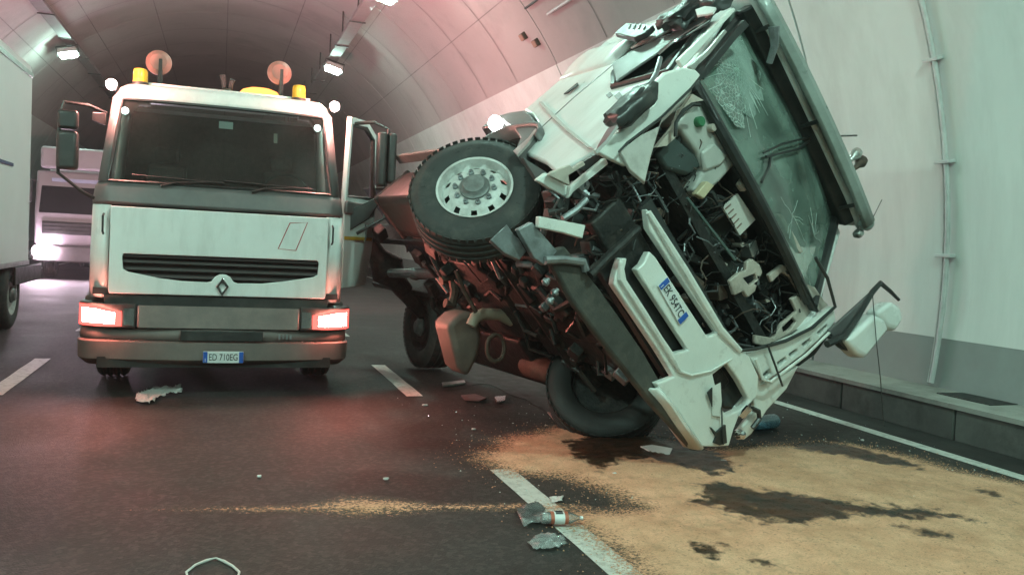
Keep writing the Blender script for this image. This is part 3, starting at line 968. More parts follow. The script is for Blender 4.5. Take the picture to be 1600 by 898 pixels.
# --- bumper: two slots, the plate bar between them, lamp opening at its low corner
bp_out = [(-0.544, 0.0, 0.499), (-0.506, 0.0, 0.539), (-0.461, 0.0, 0.48), (-0.357, 0.0, 0.433), (0.294, 0.0, 0.462), (0.365, 0.0, 0.577), (-0.394, 0.0, 0.554), (-0.389, 0.0, 0.618), (-0.422, 0.0, 0.718), (-0.351, 0.0, 0.734), (0.41, 0.0, 0.764), (0.453, 0.0, 0.86), (-0.548, 0.0, 0.805), (-0.667, 0.0, 0.872), (-0.59, 0.0, 0.873), (0.432, 0.0, 0.893), (0.705, 0.0, 0.948), (0.801, 0.0, 0.992), (1.007, 0.0, 0.975), (1.115, 0.0, 0.874), (1.104, 0.0, 0.646), (1.146, 0.0, 0.551), (1.212, 0.0, 0.443), (1.125, 0.0, 0.349), (1.017, 0.0, 0.245), (0.664, 0.0, 0.24), (0.352, 0.0, 0.216), (0.428, 0.0, 0.363), (0.143, 0.0, 0.365), (-0.438, 0.0, 0.346), (-0.481, 0.0, 0.394)]
lamp_hole = [(0.667, 0.0, 0.641), (0.697, 0.0, 0.792), (0.884, 0.0, 0.806), (1.076, 0.0, 0.801), (1.097, 0.0, 0.747), (1.051, 0.0, 0.647), (1.003, 0.0, 0.55), (0.856, 0.0, 0.575)]
mb = MB()
mb.prism(bp_out, (0, 0.07, 0), [lamp_hole])
bumperw = mb.build('bumper', WHITED, wreck, bevel=0.014, seg=3)
bumperw['label'] = 'white bumper with two dark slots, torn off at its raised end'
# rolled rails of the slots
MB().tube([(-0.646, -0.01, 0.859), (-0.135, -0.01, 0.873), (0.434, -0.01, 0.88), (0.7, -0.01, 0.938)], [0.02, 0.03, 0.03, 0.02], 8).build('slot_rail', WHITED, bumperw)
MB().tube([(-0.53, -0.012, 0.476), (-0.443, -0.012, 0.41), (-0.132, -0.012, 0.416), (0.334, -0.012, 0.42), (0.413, -0.012, 0.413), (0.517, -0.012, 0.476), (0.62, -0.012, 0.632), (0.691, -0.012, 0.837)], [0.02, 0.025, 0.025, 0.02, 0.014, 0.01, 0.008, 0.006], 8).build('moulded_lip', WHITED, bumperw)
low = [(0.351, 0.0, 0.21), (0.428, 0.0, 0.363), (0.781, 0.0, 0.419), (1.112, 0.0, 0.47), (1.199, 0.0, 0.437), (1.033, 0.0, 0.252)]
rows = []
for t in range(6):
    a = t / 5 * PI / 2
    rows.append([(x, -0.05 * math.sin(a * 2) + y + 0.16 * (1 - math.cos(a)), z - 0.06 * math.sin(a)) for x, y, z in [(0.377, 0.0, 0.218), (0.546, 0.0, 0.241), (0.776, 0.0, 0.245), (1.023, 0.0, 0.259)]])
MB().grid(rows).build('rolled_under_edge', WHITED, bumperw, solid=0.02)
# broken lamp, shards and crumpled corner
lampw = MB().prism([(0.793, 0.12, 0.737), (0.812, 0.12, 0.856), (1.01, 0.12, 0.866), (1.175, 0.12, 0.853), (1.137, 0.12, 0.716), (1.039, 0.12, 0.633)], (0, 0.12, 0)).build('headlamp_shell', BLACK, bumperw, bevel=0.02)
MB().prism([(0.715, -0.02, 0.57), (0.748, -0.02, 0.649), (0.867, -0.02, 0.576), (0.952, -0.02, 0.499), (0.888, -0.02, 0.447)], (0.02, 0.02, 0)).build('torn_flap', WHITED, bumperw)
MB().prism([(0.712, -0.03, 0.507), (0.715, -0.03, 0.562), (0.83, -0.03, 0.478)], (0, 0.01, 0)).build('torn_flap', BLACK, bumperw)
MB().prism([(1.083, -0.02, 0.636), (1.084, -0.02, 0.75), (1.145, -0.02, 0.764), (1.134, -0.02, 0.656)], (0, 0.02, 0)).build('chrome_shard', CHROME, bumperw)
MB().lathe([(0.001, 0.05), (0.03, 0.04), (0.042, 0.0), (0.03, -0.03)], 16, TR(*(1.193, -0.02, 0.556)) @ RX(90)).build('fog_lamp', CHROME, bumperw)
MB().prism([(0.951, -0.02, 0.386), (1.022, -0.02, 0.4), (1.039, -0.02, 0.499), (1.159, -0.02, 0.43), (1.119, -0.02, 0.366), (1.066, -0.02, 0.339), (1.047, -0.02, 0.382)], (0, 0.02, 0)).build('crumpled_corner', BLACK, bumperw)
MB().tube([(0.895, -0.03, 0.544), (1.023, -0.03, 0.454), (1.131, -0.03, 0.39)], 0.006, 6).build('dangling_wire', BLACK, bumperw)
# plate on the bar
pl = [(-0.215, 0.0, 0.632), (0.131, 0.0, 0.618), (-0.176, 0.0, 0.71), (0.179, 0.0, 0.704)]
pc = (Vector(pl[0]) + Vector(pl[1]) + Vector(pl[2]) + Vector(pl[3])) / 4
ang = math.degrees(math.atan2((Vector(pl[1]) - Vector(pl[0])).z, (Vector(pl[1]) - Vector(pl[0])).x))
number_plate(wreck, TR(pc.x, -0.012, pc.z) @ RY(-ang), 'EK 954TC', w=0.345, h=0.10)
# dark under-lip along the bumper and the cross beam behind it
MB().prism([(-0.932, 0.06, 0.089), (-0.865, 0.06, 0.224), (-0.436, 0.06, 0.273), (0.108, 0.06, 0.295), (0.385, 0.06, 0.282), (1.126, 0.06, 0.295), (1.047, 0.06, 0.213), (0.422, 0.06, 0.124), (-0.179, 0.06, 0.078), (-0.538, 0.06, 0.057)], (0, 0.06, -0.01)).build('under_lip', mat('dusty_black', (0.055, 0.055, 0.049), 0.75, var=0.35, scale=8, dirt=(0.12, 0.105, 0.085), dscale=6, damt=0.7, bump=0.2), wreck, bevel=0.015)
MB().box((0.05, 0.16, 0.66), (1.75, 0.10, 0.30)).build('cross_beam', GRIME, wreck, bevel=0.02)
MB().box((0.1, 0.13, 0.95), (1.5, 0.05, 0.12)).build('slot_backing', BLACK, wreck)
MB().box((0.05, 0.13, 0.47), (1.2, 0.06, 0.22)).build('slot_backing', BLACK, wreck)

# --- low corner panel with step louvres
corner = [(0.793, 0.03, 0.998), (0.912, 0.03, 1.194), (1.056, 0.03, 1.499), (1.153, 0.03, 1.954), (1.263, 0.03, 1.903), (1.273, 0.03, 1.794), (1.228, 0.03, 1.46), (1.121, 0.03, 1.044), (1.063, 0.03, 1.014), (0.892, 0.03, 1.012)]
louv = [[(1.042, 0.03, 1.037), (1.061, 0.03, 1.119), (1.107, 0.03, 1.114), (1.086, 0.03, 1.037)], [(1.077, 0.03, 1.204), (1.103, 0.03, 1.3), (1.14, 0.03, 1.298), (1.122, 0.03, 1.204)], [(1.113, 0.03, 1.342), (1.138, 0.03, 1.432), (1.175, 0.03, 1.43), (1.158, 0.03, 1.343)], [(1.149, 0.03, 1.496), (1.173, 0.03, 1.593), (1.21, 0.03, 1.592), (1.188, 0.03, 1.497)], [(1.194, 0.03, 1.681), (1.215, 0.03, 1.805), (1.244, 0.03, 1.802), (1.233, 0.03, 1.688)]]
mb = MB()
mb.prism(corner, (0, 0.06, 0), louv)
cp_ = mb.build('corner_panel', WHITED, wreck, bevel=0.012)
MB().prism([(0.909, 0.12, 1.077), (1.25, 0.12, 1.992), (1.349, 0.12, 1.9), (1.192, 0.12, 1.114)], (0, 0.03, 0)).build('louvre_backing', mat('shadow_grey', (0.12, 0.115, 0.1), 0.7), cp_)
MB().tube([(0.702, 0.0, 0.938), (0.807, 0.0, 1.073), (0.977, 0.0, 1.348), (1.096, 0.0, 1.637), (1.137, 0.0, 1.936), (0.89, 0.0, 1.996), (0.67, 0.0, 1.981)], 0.014, 8).build('rubber_strip', BLACK, cp_)
MB().tube([(0.866, -0.005, 1.024), (1.047, -0.005, 0.991), (1.118, -0.005, 1.039), (1.22, -0.005, 1.458), (1.259, -0.005, 1.773)], 0.012, 8).build('panel_lip', WHITED, cp_)
MB().tube([(0.851, -0.02, 1.171), (1.033, -0.02, 1.14), (1.221, -0.02, 1.105)], 0.009, 6).build('broken_stalk', BLACK, cp_)
lowp = [(1.091, 0.1, 0.939), (1.189, 0.1, 1.089), (1.33, 0.1, 1.425), (1.388, 0.1, 1.214), (1.371, 0.1, 0.958), (1.387, 0.1, 0.825), (1.403, 0.1, 0.726), (1.38, 0.1, 0.631), (1.288, 0.1, 0.651), (1.277, 0.1, 0.765), (1.258, 0.1, 0.878)]
MB().prism(lowp, (0.0, 0.05, 0.0)).build('step_fairing', WHITED, wreck, bevel=0.012)
MB().prism([(1.241, 0.16, 1.34), (1.342, 0.16, 1.61), (1.4, 0.16, 2.007), (1.426, 0.16, 1.961), (1.446, 0.16, 1.669), (1.392, 0.16, 1.467)], (0, 0.05, 0)).build('step_recess', BLACK, wreck, bevel=0.01)
MB().tube([(1.195, 0.05, 0.811), (1.264, 0.05, 0.848), (1.316, 0.05, 0.818), (1.322, 0.05, 0.727)], 0.02, 6).build('torn_trim', BLACK, wreck)

# --- cab shell: visible side, far side, back, roof, interior
side = [(0.10, 0.98), (0.10, 1.80), (0.55, 2.86), (0.66, 2.98), (2.05, 3.01), (2.18, 2.88), (2.20, 1.72), (1.90, 1.60), (1.62, 1.44), (1.42, 1.22), (1.20, 0.96), (0.72, 0.80), (0.42, 0.66), (0.22, 0.86)]
winp = [(0.36, 1.86), (0.95, 1.80), (1.20, 2.05), (1.36, 2.62), (0.66, 2.70)]
rows = []
mb = MB()
mb.prism([(-WX, y, z) for y, z in side], (0.045, 0, 0), [[(-WX, y, z) for y, z in winp]])
sd = mb.build('cab_side', WHITE, wreck, bevel=0.02, seg=3)
# swage: upper flank bulges outwards
for (ya, za, yb_, zb) in ((1.42, 2.28, 2.19, 2.20),):
    rows = []
    for t in range(7):
        f = t / 6
        rows.append([(-WX - 0.002 - 0.045 * math.sin(PI * f * 0.75), y, za + (zb - za) * s_ + f * 0.46) for s_, y in ((0, ya), (0.33, ya + .26), (0.66, ya + .52), (1, yb_))])
    MB().grid(rows).build('upper_flank', WHITE, sd, solid=0.02)
MB().tube([(-WX + 0.002, 1.30, 0.97), (-WX + 0.001, 1.42, 1.3), (-WX + 0.001, 1.46, 1.75), (-WX + 0.001, 1.43, 2.25)], 0.006, 6).build('door_gap', BLACK, sd)
MB().prism([(-1.165, 1.666, 1.832), (-1.165, 1.65, 2.003), (-1.165, 1.584, 1.957), (-1.165, 1.61, 1.835)], (-0.012, 0, 0)).build('door_handle', BLACK, sd, bevel=0.004)
for dx in (0, 34):
    MB().prism([(x, y, z) for x, y, z in ([(-1.153, 0.928, 1.686), (-1.153, 0.915, 1.728), (-1.153, 0.819, 1.669), (-1.153, 0.828, 1.628)] if dx == 0 else [(-1.153, 0.778, 1.644), (-1.153, 0.767, 1.696), (-1.153, 0.661, 1.625), (-1.153, 0.66, 1.572)])], (-0.004, 0, 0)).build('door_sticker', GREYP, sd)
MB().prism([(-1.158, 2.015, 1.79), (-1.158, 1.948, 1.786), (-1.158, 1.339, 1.459), (-1.158, 0.868, 1.209), (-1.158, 0.191, 0.874), (-1.158, 0.302, 0.903), (-1.158, 0.914, 1.202), (-1.158, 1.41, 1.456)], (-0.012, 0, 0)).build('dent_crease', mat('bent_paint', (0.42, 0.43, 0.41), 0.5, var=0.1), sd, bevel=0.004)
# wheel arch and mud guard round the raised wheel
WC = Vector((-1.10, 1.42, 0.50))
rows = []
for k in range(15):
    a = math.radians(40 + 140 * k / 14)
    rr = 0.66 + 0.02 * math.sin(k)
    rows.append([(x, WC.y - rr * math.cos(a) + 0.25, WC.z + 0.20 + rr * math.sin(a) * 1.0) for x in (-1.22, -1.05, -0.78)])
MB().grid(rows).build('wheel_arch', GREYP, wreck, solid=0.03)
MB().prism([(-1.2, 2.46, 1.609), (-1.2, 2.276, 1.635), (-1.2, 2.013, 1.619), (-1.2, 1.696, 1.473), (-1.2, 1.387, 1.279), (-1.2, 1.223, 1.119), (-1.2, 1.177, 0.967), (-1.2, 1.152, 0.868), (-1.2, 1.252, 0.909), (-1.2, 1.434, 1.12), (-1.2, 1.778, 1.31), (-1.2, 2.072, 1.429)], (0.12, 0, 0)).build('arch_flare', GREYP, wreck, bevel=0.015)
MB().prism([(-1.215, 1.24, 0.9), (-1.215, 1.239, 1.073), (-1.215, 1.309, 1.218), (-1.215, 1.239, 1.167), (-1.215, 1.138, 0.994), (-1.215, 1.092, 0.833)], (0.02, 0, 0)).build('flare_trim', ALU, wreck)
# far side, back, roof, floor
MB().prism([(WX, y, z) for y, z in [(0.10, 0.70), (0.10, 1.80), (0.55, 2.86), (0.66, 2.98), (2.05, 3.01), (2.18, 2.88), (2.20, 0.85), (1.6, 0.85)]], (-0.045, 0, 0), [[(WX, y, z) for y, z in [(0.34, 1.80), (1.30, 1.80), (1.36, 2.62), (0.66, 2.66)]]]).build('cab_side', WHITE, wreck, bevel=0.02)
MB().prism([(-1.1, 2.16, 0.95), (1.1, 2.16, 0.95), (1.1, 2.16, 2.96), (-1.1, 2.16, 2.96)], (0, 0.05, 0)).build('cab_back', WHITE, wreck, bevel=0.02)
rows = []
for y, z in ((0.36, 2.97), (0.46, 3.05), (0.8, 3.09), (1.5, 3.09), (2.17, 3.01)):
    rows.append([(x, y, z - 0.10 * max(0, abs(x) - 0.75) ** 1.5) for x in (-1.15, -1.0, -0.8, -0.4, 0, 0.4, 0.8, 1.0, 1.15)])
MB().grid(rows).build('roof', WHITE, wreck, solid=0.05)
MB().box((0, 1.15, 1.30), (2.2, 1.95, 0.08)).build('cab_floor', GRIME, wreck)
MB().prism([(-1.08, 2.12, 1.3), (1.08, 2.12, 1.3), (1.08, 2.12, 2.86), (-1.08, 2.12, 2.86)], (0, 0.03, 0)).build('cab_lining', HEADLINER, wreck)
MB().grid([[(-1.08, 0.58, 2.90), (1.08, 0.58, 2.90)], [(-1.08, 2.1, 2.94), (1.08, 2.1, 2.94)]]).build('headliner', HEADLINER, wreck, solid=0.02)
MB().prism([(-1.08, 0.42, 1.35), (-1.08, 0.42, 1.80), (-1.08, 0.50, 1.90), (-1.08, 0.72, 1.82), (-1.08, 0.8, 1.35)], (2.16, 0, 0)).build('dashboard', mat('dash_grey', (0.10, 0.115, 0.105), 0.7, var=0.2), wreck, bevel=0.03)
for sx in (-0.58, 0.58):
    st = MB().box((sx, 1.25, 1.72), (0.5, 0.5, 0.2)).build('cab_seat', FABRIC, wreck, bevel=0.05)
    MB().prism([(sx - .24, 1.45, 1.75), (sx + .24, 1.45, 1.75), (sx + .2, 1.62, 2.40), (sx - .2, 1.62, 2.40)], (0, 0.12, 0.03)).build('seat_back', FABRIC, st, bevel=0.04)
MB().tube([(0.58 + 0.22 * math.cos(a), 0.75 + 0.12 * math.sin(a), 2.02 + 0.17 * math.sin(a)) for a in (2 * PI * k / 20 for k in range(20))], 0.015, 6, closed=True).build('steering_wheel', BLACK, wreck)

# --- windscreen, pillars, header, sun visor
def wsy(z): return 0.05 + (z - 1.8) * 0.4 / 0.95
wrows = []
for j in range(9):
    z = 1.84 + (2.90 - 1.84) * j / 8
    hw = 1.06 - 0.05 * (j / 8)
    wrows.append([(x * hw, wsy(z) + 0.10 * x * x + 0.012 * noise.noise(Vector((x * 3, z * 4, 1))) - 0.03, z + (0.06 * (1 - x * x) if j == 0 else 0) * -1) for x in [i / 8 - 1 for i in range(17)]])
scr = MB().grid(wrows).build('windscreen', GLASS_W, wreck)
prow = []
for j in range(9):
    v = j / 8
    z = 1.95 + 0.80 * v
    x1 = -0.45 - 0.25 * abs(v - 0.55) + 0.06 * math.sin(j * 2.3)
    prow.append([(x, wsy(z) + 0.10 * (x / 1.03) ** 2 - 0.042 + 0.015 * math.sin(9 * x + 5 * z), z) for x in [-1.0 + (x1 + 1.0) * i / 6 for i in range(7)]])
MB().grid(prow).build('crazed_area', CRAZED, scr)
MB().grid([[(-1.08, 0.05, 1.79), (1.08, 0.05, 1.79)], [(-1.08, 0.50, 1.87), (1.08, 0.50, 1.87)]]).build('scuttle_panel', BLACK, wreck, solid=0.02)
CRACK = mat('crack_white', (0.62, 0.72, 0.67), 0.5, var=0.2)
rc = random.Random(3)
for c0, n, rad in (((-0.80, 2.45), 26, 0.55), ((0.35, 2.1), 7, 0.3), ((0.75, 2.35), 6, 0.25)):
    mb = MB()
    for k in range(n):
        a = rc.uniform(0, 2 * PI)
        L = rad * rc.uniform(0.3, 1.0)
        p = []
        for i in range(4):
            x = max(-1.0, min(1.0, c0[0] + L * i / 3 * math.cos(a) + rc.uniform(-.015, .015)))
            z = max(1.9, min(2.68, c0[1] + L * i / 3 * math.sin(a) + rc.uniform(-.015, .015)))
            p.append((x, wsy(z) + 0.10 * (x / 1.03) ** 2 - 0.038, z))
        if (Vector(p[0]) - Vector(p[-1])).length > 0.03:
            mb.tube(p, 0.0014, 4)
    o = mb.build('crack', CRACK, scr)
for s in (-1, 1):
    pr = [(s * 1.07, wsy(1.84) + 0.07, 1.84), (s * 1.05, wsy(2.3) + 0.07, 2.3), (s * 1.0, wsy(2.88) + 0.06, 2.88)]
    MB().tube(pr, [0.05, 0.045, 0.05], 8).build('screen_pillar', BLACK, wreck)
MB().tube([(x, wsy(1.86) + 0.10 * x * x - 0.04, 1.83 - 0.05 * (1 - x * x)) for x in [i / 6 - 1 for i in range(13)]], 0.045, 8).build('screen_base', BLACK, wreck)
MB().prism([(-1.08, 0.46, 2.86), (-1.08, 0.42, 2.91), (-1.08, 0.40, 2.96), (-1.08, 0.52, 2.98), (-1.08, 0.58, 2.89)], (2.14, 0, 0)).build('screen_header', BLACK, wreck, bevel=0.015)
VIS = mat('visor_grey', (0.27, 0.30, 0.28), 0.32, var=0.15, scale=4, dirt=(0.1, 0.11, 0.1), damt=0.4)
vrows = []
for i in range(13):
    x = -1.15 + 2.22 * i / 12
    sag = 0.05 * (abs(x) / 1.15) ** 2
    vrows.append([(x, 0.36 + sag, 2.985), (x, 0.26 + sag, 3.0), (x, 0.19 + sag, 2.97), (x, 0.175 + sag, 2.915), (x, 0.20 + sag, 2.865), (x, 0.23 + sag, 2.85)])
vis = MB().grid(vrows).build('sun_visor', VIS, wreck, solid=0.02)
MB().lathe([(0.03, -0.05), (0.065, -0.03), (0.07, 0.05), (0.05, 0.09), (0.01, 0.10)], 14, TR(-1.17, 0.28, 2.92) @ RY(-90)).build('visor_end', BLACK, vis)
MB().lathe([(0.03, -0.05), (0.06, -0.03), (0.06, 0.03), (0.03, 0.06)], 14, TR(1.07, 0.29, 2.92) @ RY(90)).build('visor_end', VIS, vis)
for x in (-0.9, 0.0, 0.85):
    MB().tube([(x, 0.27, 2.90), (x + .02, 0.44, 2.88)], 0.018, 6).build('visor_stay', BLACK, vis)
MB().tube([(-0.93, 0.16, 2.78), (-0.80, 0.18, 2.72), (-0.70, 0.24, 2.66)], [0.045, 0.03, 0.025], 8).build('loose_bracket', STEEL, wreck)
mb = MB()
mb.tube([(-0.95, 0.02, 2.60), (-1.05, -0.02, 2.72)], 0.03)
# hanging cables across the screen
MB().tube([(-0.276, 0.159, 2.059), (-0.126, 0.304, 2.403), (0.139, 0.51, 2.892), (0.433, 0.703, 3.352), (0.758, 0.913, 3.851)], 0.009, 6).build('loose_cable', BLACK, wreck).location = (0, -0.08, 0)
MB().tube([(-0.223, 0.17, 2.085), (-0.085, 0.276, 2.336), (0.076, 0.398, 2.626), (0.181, 0.519, 2.915)], 0.011, 6).build('loose_cable', BLACK, wreck).location = (0, -0.07, 0)
MB().tube([(-0.172, 0.2, 2.157), (-0.14, 0.162, 2.066), (-0.152, 0.075, 1.859)], 0.012, 6).build('loose_cable', BLACK, wreck).location = (0, -0.06, 0)
# white right-hand pillar skins
MB().prism([(-1.26, 0.12, 1.793), (-1.277, 0.12, 2.462), (-1.247, 0.12, 2.472), (-1.226, 0.12, 2.17), (-1.194, 0.12, 1.847), (-1.196, 0.12, 1.795)], (0.0, 0.04, 0)).build('pillar_skin', WHITED, wreck, bevel=0.008)
MB().prism([(-1.181, 0.1, 1.83), (-1.172, 0.1, 2.054), (-1.2, 0.1, 2.281), (-1.177, 0.1, 2.285), (-1.143, 0.1, 2.059), (-1.141, 0.1, 1.843)], (0, 0.03, 0)).build('pillar_trim', ALU, wreck, bevel=0.005)
MB().prism([(-1.06, 0.16, 1.928), (-1.116, 0.16, 2.347), (-1.132, 0.16, 2.547), (-1.072, 0.16, 2.563), (-1.062, 0.16, 2.374), (-1.007, 0.16, 1.953)], (0, 0.04, 0)).build('pillar_seal', BLACK, wreck, bevel=0.005)

# --- crumpled right front corner
c1 = [(-1.235, -0.02, 0.744), (-1.217, -0.02, 0.986), (-1.196, -0.02, 1.336), (-1.303, -0.02, 1.402), (-1.309, -0.02, 1.532), (-1.251, -0.02, 1.678), (-1.176, -0.02, 1.767), (-1.12, -0.02, 1.785), (-1.096, -0.02, 1.708), (-1.092, -0.02, 1.323), (-1.12, -0.02, 0.913), (-1.002, -0.02, 0.886), (-1.153, -0.02, 0.785)]
MB().prism(c1, (0, 0.05, 0)).build('corner_deflector', WHITED, wreck, bevel=0.012)
MB().prism([(-1.131, -0.05, 0.881), (-1.099, -0.05, 1.296), (-1.102, -0.05, 1.641), (-1.087, -0.05, 1.522), (-1.089, -0.05, 1.293), (-1.05, -0.05, 1.225), (-0.961, -0.05, 1.083), (-0.847, -0.05, 0.929), (-0.991, -0.05, 0.875)], (0.03, 0.03, 0)).build('folded_panel', mat('inner_panel', (0.55, 0.53, 0.5), 0.5, var=0.1, scale=5, dirt=(0.22, 0.19, 0.17), damt=0.6, dscale=6), wreck, bevel=0.006)
MB().prism([(-0.923, 0.05, 1.221), (-0.952, 0.05, 1.443), (-0.985, 0.05, 1.511), (-1.031, 0.05, 1.704), (-0.936, 0.05, 1.766), (-0.984, 0.05, 1.669), (-1.007, 0.05, 1.551), (-0.954, 0.05, 1.454), (-0.879, 0.05, 1.408), (-0.88, 0.05, 1.3)], (0, 0.04, 0)).build('corner_bracket', BEIGE, wreck, bevel=0.01)
MB().tube([(-0.916, -0.02, 1.346), (-0.988, -0.02, 1.406), (-1.016, -0.02, 1.504), (-1.004, -0.02, 1.604), (-0.961, -0.02, 1.658)], 0.014, 6).build('washer_hose', BLACK, wreck)
MB().tube([(-1.133, -0.06, 0.862), (-1.141, -0.06, 0.955), (-1.108, -0.06, 1.293), (-1.115, -0.06, 1.627), (-1.129, -0.06, 1.735)], 0.008, 6).build('panel_seam', BLACK, wreck)
# lower fender pieces
MB().prism([(-1.436, 0.25, 0.416), (-1.252, 0.25, 0.506), (-1.218, 0.25, 0.467), (-1.259, 0.25, 0.411), (-1.347, 0.25, 0.412)], (0, 0.04, 0)).build('fender_flap', GREYP, wreck, bevel=0.006)
MB().prism([(-1.303, 0.12, 0.344), (-1.297, 0.12, 0.433), (-1.114, 0.12, 0.525), (-1.06, 0.12, 0.466)], (0, 0.05, 0)).build('fender_lip', WHITED, wreck, bevel=0.01)
MB().prism([(-1.13, 0.08, 0.502), (-1.076, 0.08, 0.444), (-1.088, 0.08, 0.5), (-1.064, 0.08, 0.844), (-1.111, 0.08, 0.849)], (0, 0.05, 0)).build('fender_lip', WHITED, wreck, bevel=0.01)
MB().prism([(-1.298, 0.06, 0.435), (-1.253, 0.06, 0.574), (-1.219, 0.06, 0.582), (-1.209, 0.06, 0.673), (-1.178, 0.06, 0.676), (-1.203, 0.06, 0.527), (-1.141, 0.06, 0.496), (-1.293, 0.06, 0.405)], (0, 0.04, 0)).build('bent_bracket', BEIGE, wreck, bevel=0.008)
MB().prism([(-1.185, 0.14, 0.645), (-1.152, 0.14, 0.829), (-1.053, 0.14, 0.884), (-1.102, 0.14, 0.708)], (0, 0.05, 0)).build('lamp_recess', BLACK, wreck)
MB().prism([(-1.157, 0.0, 0.159), (-0.893, 0.0, 0.404), (-0.838, 0.0, 0.332), (-0.96, 0.0, 0.237), (-1.102, 0.0, 0.112)], (0, 0.05, 0)).build('torn_white_panel', WHITED, wreck, bevel=0.008)
MB().prism([(-1.217, 0.12, -0.157), (-1.219, 0.12, -0.002), (-1.131, 0.12, 0.0), (-1.093, 0.12, 0.012), (-0.995, 0.12, 0.007), (-0.982, 0.12, -0.07), (-1.092, 0.12, -0.129)], (0.02, 0.04, 0)).build('bumper_bracket', STEEL, wreck, bevel=0.006)
MB().prism([(-1.168, 0.05, 0.009), (-1.141, 0.05, 0.12), (-0.878, 0.05, 0.156), (-0.864, 0.05, 0.025), (-0.953, 0.05, -0.008)], (0, 0.05, 0.0)).build('bumper_bracket', STEEL, wreck, bevel=0.006)
MB().tube([(-0.9, 0.03, 0.036), (-0.813, 0.03, 0.15), (-0.702, 0.03, 0.259), (-0.644, 0.03, 0.242)], 0.028, 8).build('steering_pipe', STEEL, wreck)
MB().tube([(-0.603, 0.02, 0.246), (-0.609, 0.02, 0.433), (-0.6, 0.02, 0.594), (-0.6, 0.02, 0.747)], 0.03, 8).build('intercooler_pipe', GRIME, wreck)
MB().tube([(-1.028, 0.02, 0.297), (-1.009, 0.02, 0.413), (-1.012, 0.02, 0.522)], 0.022, 8).build('hose', STEEL, wreck)

# --- crushed mirror and debris on the raised door
def lump(name, c, s, m, seed, parent, amp=0.25, sub=3):
    mb = MB()
    r = bmesh.ops.create_icosphere(mb.bm, subdivisions=sub, radius=1.0)
    for v in mb.bm.verts:
        d = v.co.copy()
        # boxy rounded lump with dents
        q_ = Vector([math.copysign(abs(t) ** 0.6, t) for t in d])
        k = 1 + amp * noise.noise(d * 1.9 + Vector((seed * 3.7, 0, 0))) + amp * 0.5 * noise.noise(d * 4.3 + Vector((0, seed, 0)))
        v.co = Vector((q_.x * s[0], q_.y * s[1], q_.z * s[2])) * k + Vector(c)
    return mb.build(name, m, parent, smooth=50)


mc = (-1.3, -0.04, 1.144)
mm = lump('crushed_mirror', mc, (0.07, 0.12, 0.21), BLACK, 4, wreck, 0.3)
MB().prism([(-1.34, -0.151, 0.822), (-1.34, -0.22, 0.844), (-1.34, -0.284, 0.677), (-1.34, -0.296, 0.562), (-1.34, -0.211, 0.707)], (0.02, 0.0, 0)).build('mirror_glass', CHROME, mm)
MB().tube([(-1.3, 0.103, 1.385), (-1.3, 0.042, 1.419), (-1.3, 0.11, 1.557), (-1.3, 0.294, 1.803)], 0.018, 6).build('mirror_stay', STEEL, mm)
# side window surround: dark glass left in the frame, lifted out of its seat
MB().prism([(-WX - 0.01, y, z) for y, z in [(0.42, 1.88), (0.93, 1.83), (1.17, 2.06), (1.32, 2.58), (0.68, 2.66)]], (0.006, 0, 0)).build('side_glass', GLASS_T, wreck)
MB().tube([(-WX - 0.012, y, z) for y, z in winp], 0.028, 6, closed=True).build('window_rubber', BLACK, wreck)
MB().prism([(-1.19, 1.288, 2.148), (-1.19, 1.172, 2.335), (-1.19, 0.803, 2.443), (-1.19, 0.609, 2.64), (-1.19, 0.535, 2.657), (-1.19, 0.439, 2.464), (-1.19, 0.706, 2.31), (-1.19, 0.714, 2.142), (-1.19, 0.856, 1.816), (-1.19, 0.857, 1.781)], (-0.02, 0, 0)).build('bent_window_frame', GREYP, wreck, bevel=0.006)
MB().prism([(-1.2, 1.254, 2.359), (-1.2, 1.045, 2.691), (-1.2, 0.858, 2.63), (-1.2, 0.843, 2.574), (-1.2, 1.087, 2.414)], (-0.02, 0, 0)).build('peeled_skin', WHITE, wreck, bevel=0.006)
MB().tube([(-1.24, 0.565, 2.02), (-1.24, 0.557, 2.184), (-1.24, 0.482, 2.299), (-1.24, 0.384, 2.461)], 0.012, 6).build('chrome_strip', CHROME, wreck)
MB().prism([(-1.26, 1.605, 2.562), (-1.26, 1.599, 2.723), (-1.26, 1.009, 2.483), (-1.26, 0.996, 2.364), (-1.26, 1.111, 2.326), (-1.26, 1.309, 2.419)], (-0.05, 0, 0)).build('vent_grille', BLACK, wreck, bevel=0.01)
for i in range(4):
    MB().prism([(x - 0.055, y, z) for x, y, z in [[(-1.26, 1.465, 2.645), (-1.26, 1.437, 2.635), (-1.26, 1.373, 2.543), (-1.26, 1.402, 2.553)], [(-1.26, 1.363, 2.61), (-1.26, 1.335, 2.6), (-1.26, 1.265, 2.501), (-1.26, 1.292, 2.51)], [(-1.26, 1.255, 2.566), (-1.26, 1.228, 2.557), (-1.26, 1.16, 2.46), (-1.26, 1.186, 2.469)], [(-1.26, 1.141, 2.515), (-1.26, 1.115, 2.506), (-1.26, 1.058, 2.42), (-1.26, 1.084, 2.429)]][i]], (-0.008, 0, 0)).build('vent_slat', GREYP, wreck)
dc = [(-1.3, 0.696, 2.535), (-1.3, 0.376, 2.571), (-1.3, 0.91, 2.524), (-1.3, 0.38, 2.375)]
lump('roof_debris', dc[0], (0.07, 0.12, 0.16), BLACK, 9, wreck, 0.45)
lump('roof_debris', dc[1], (0.06, 0.10, 0.10), BLACK, 12, wreck, 0.4)
lump('roof_debris', dc[2], (0.05, 0.07, 0.06), GREYP, 15, wreck, 0.4)
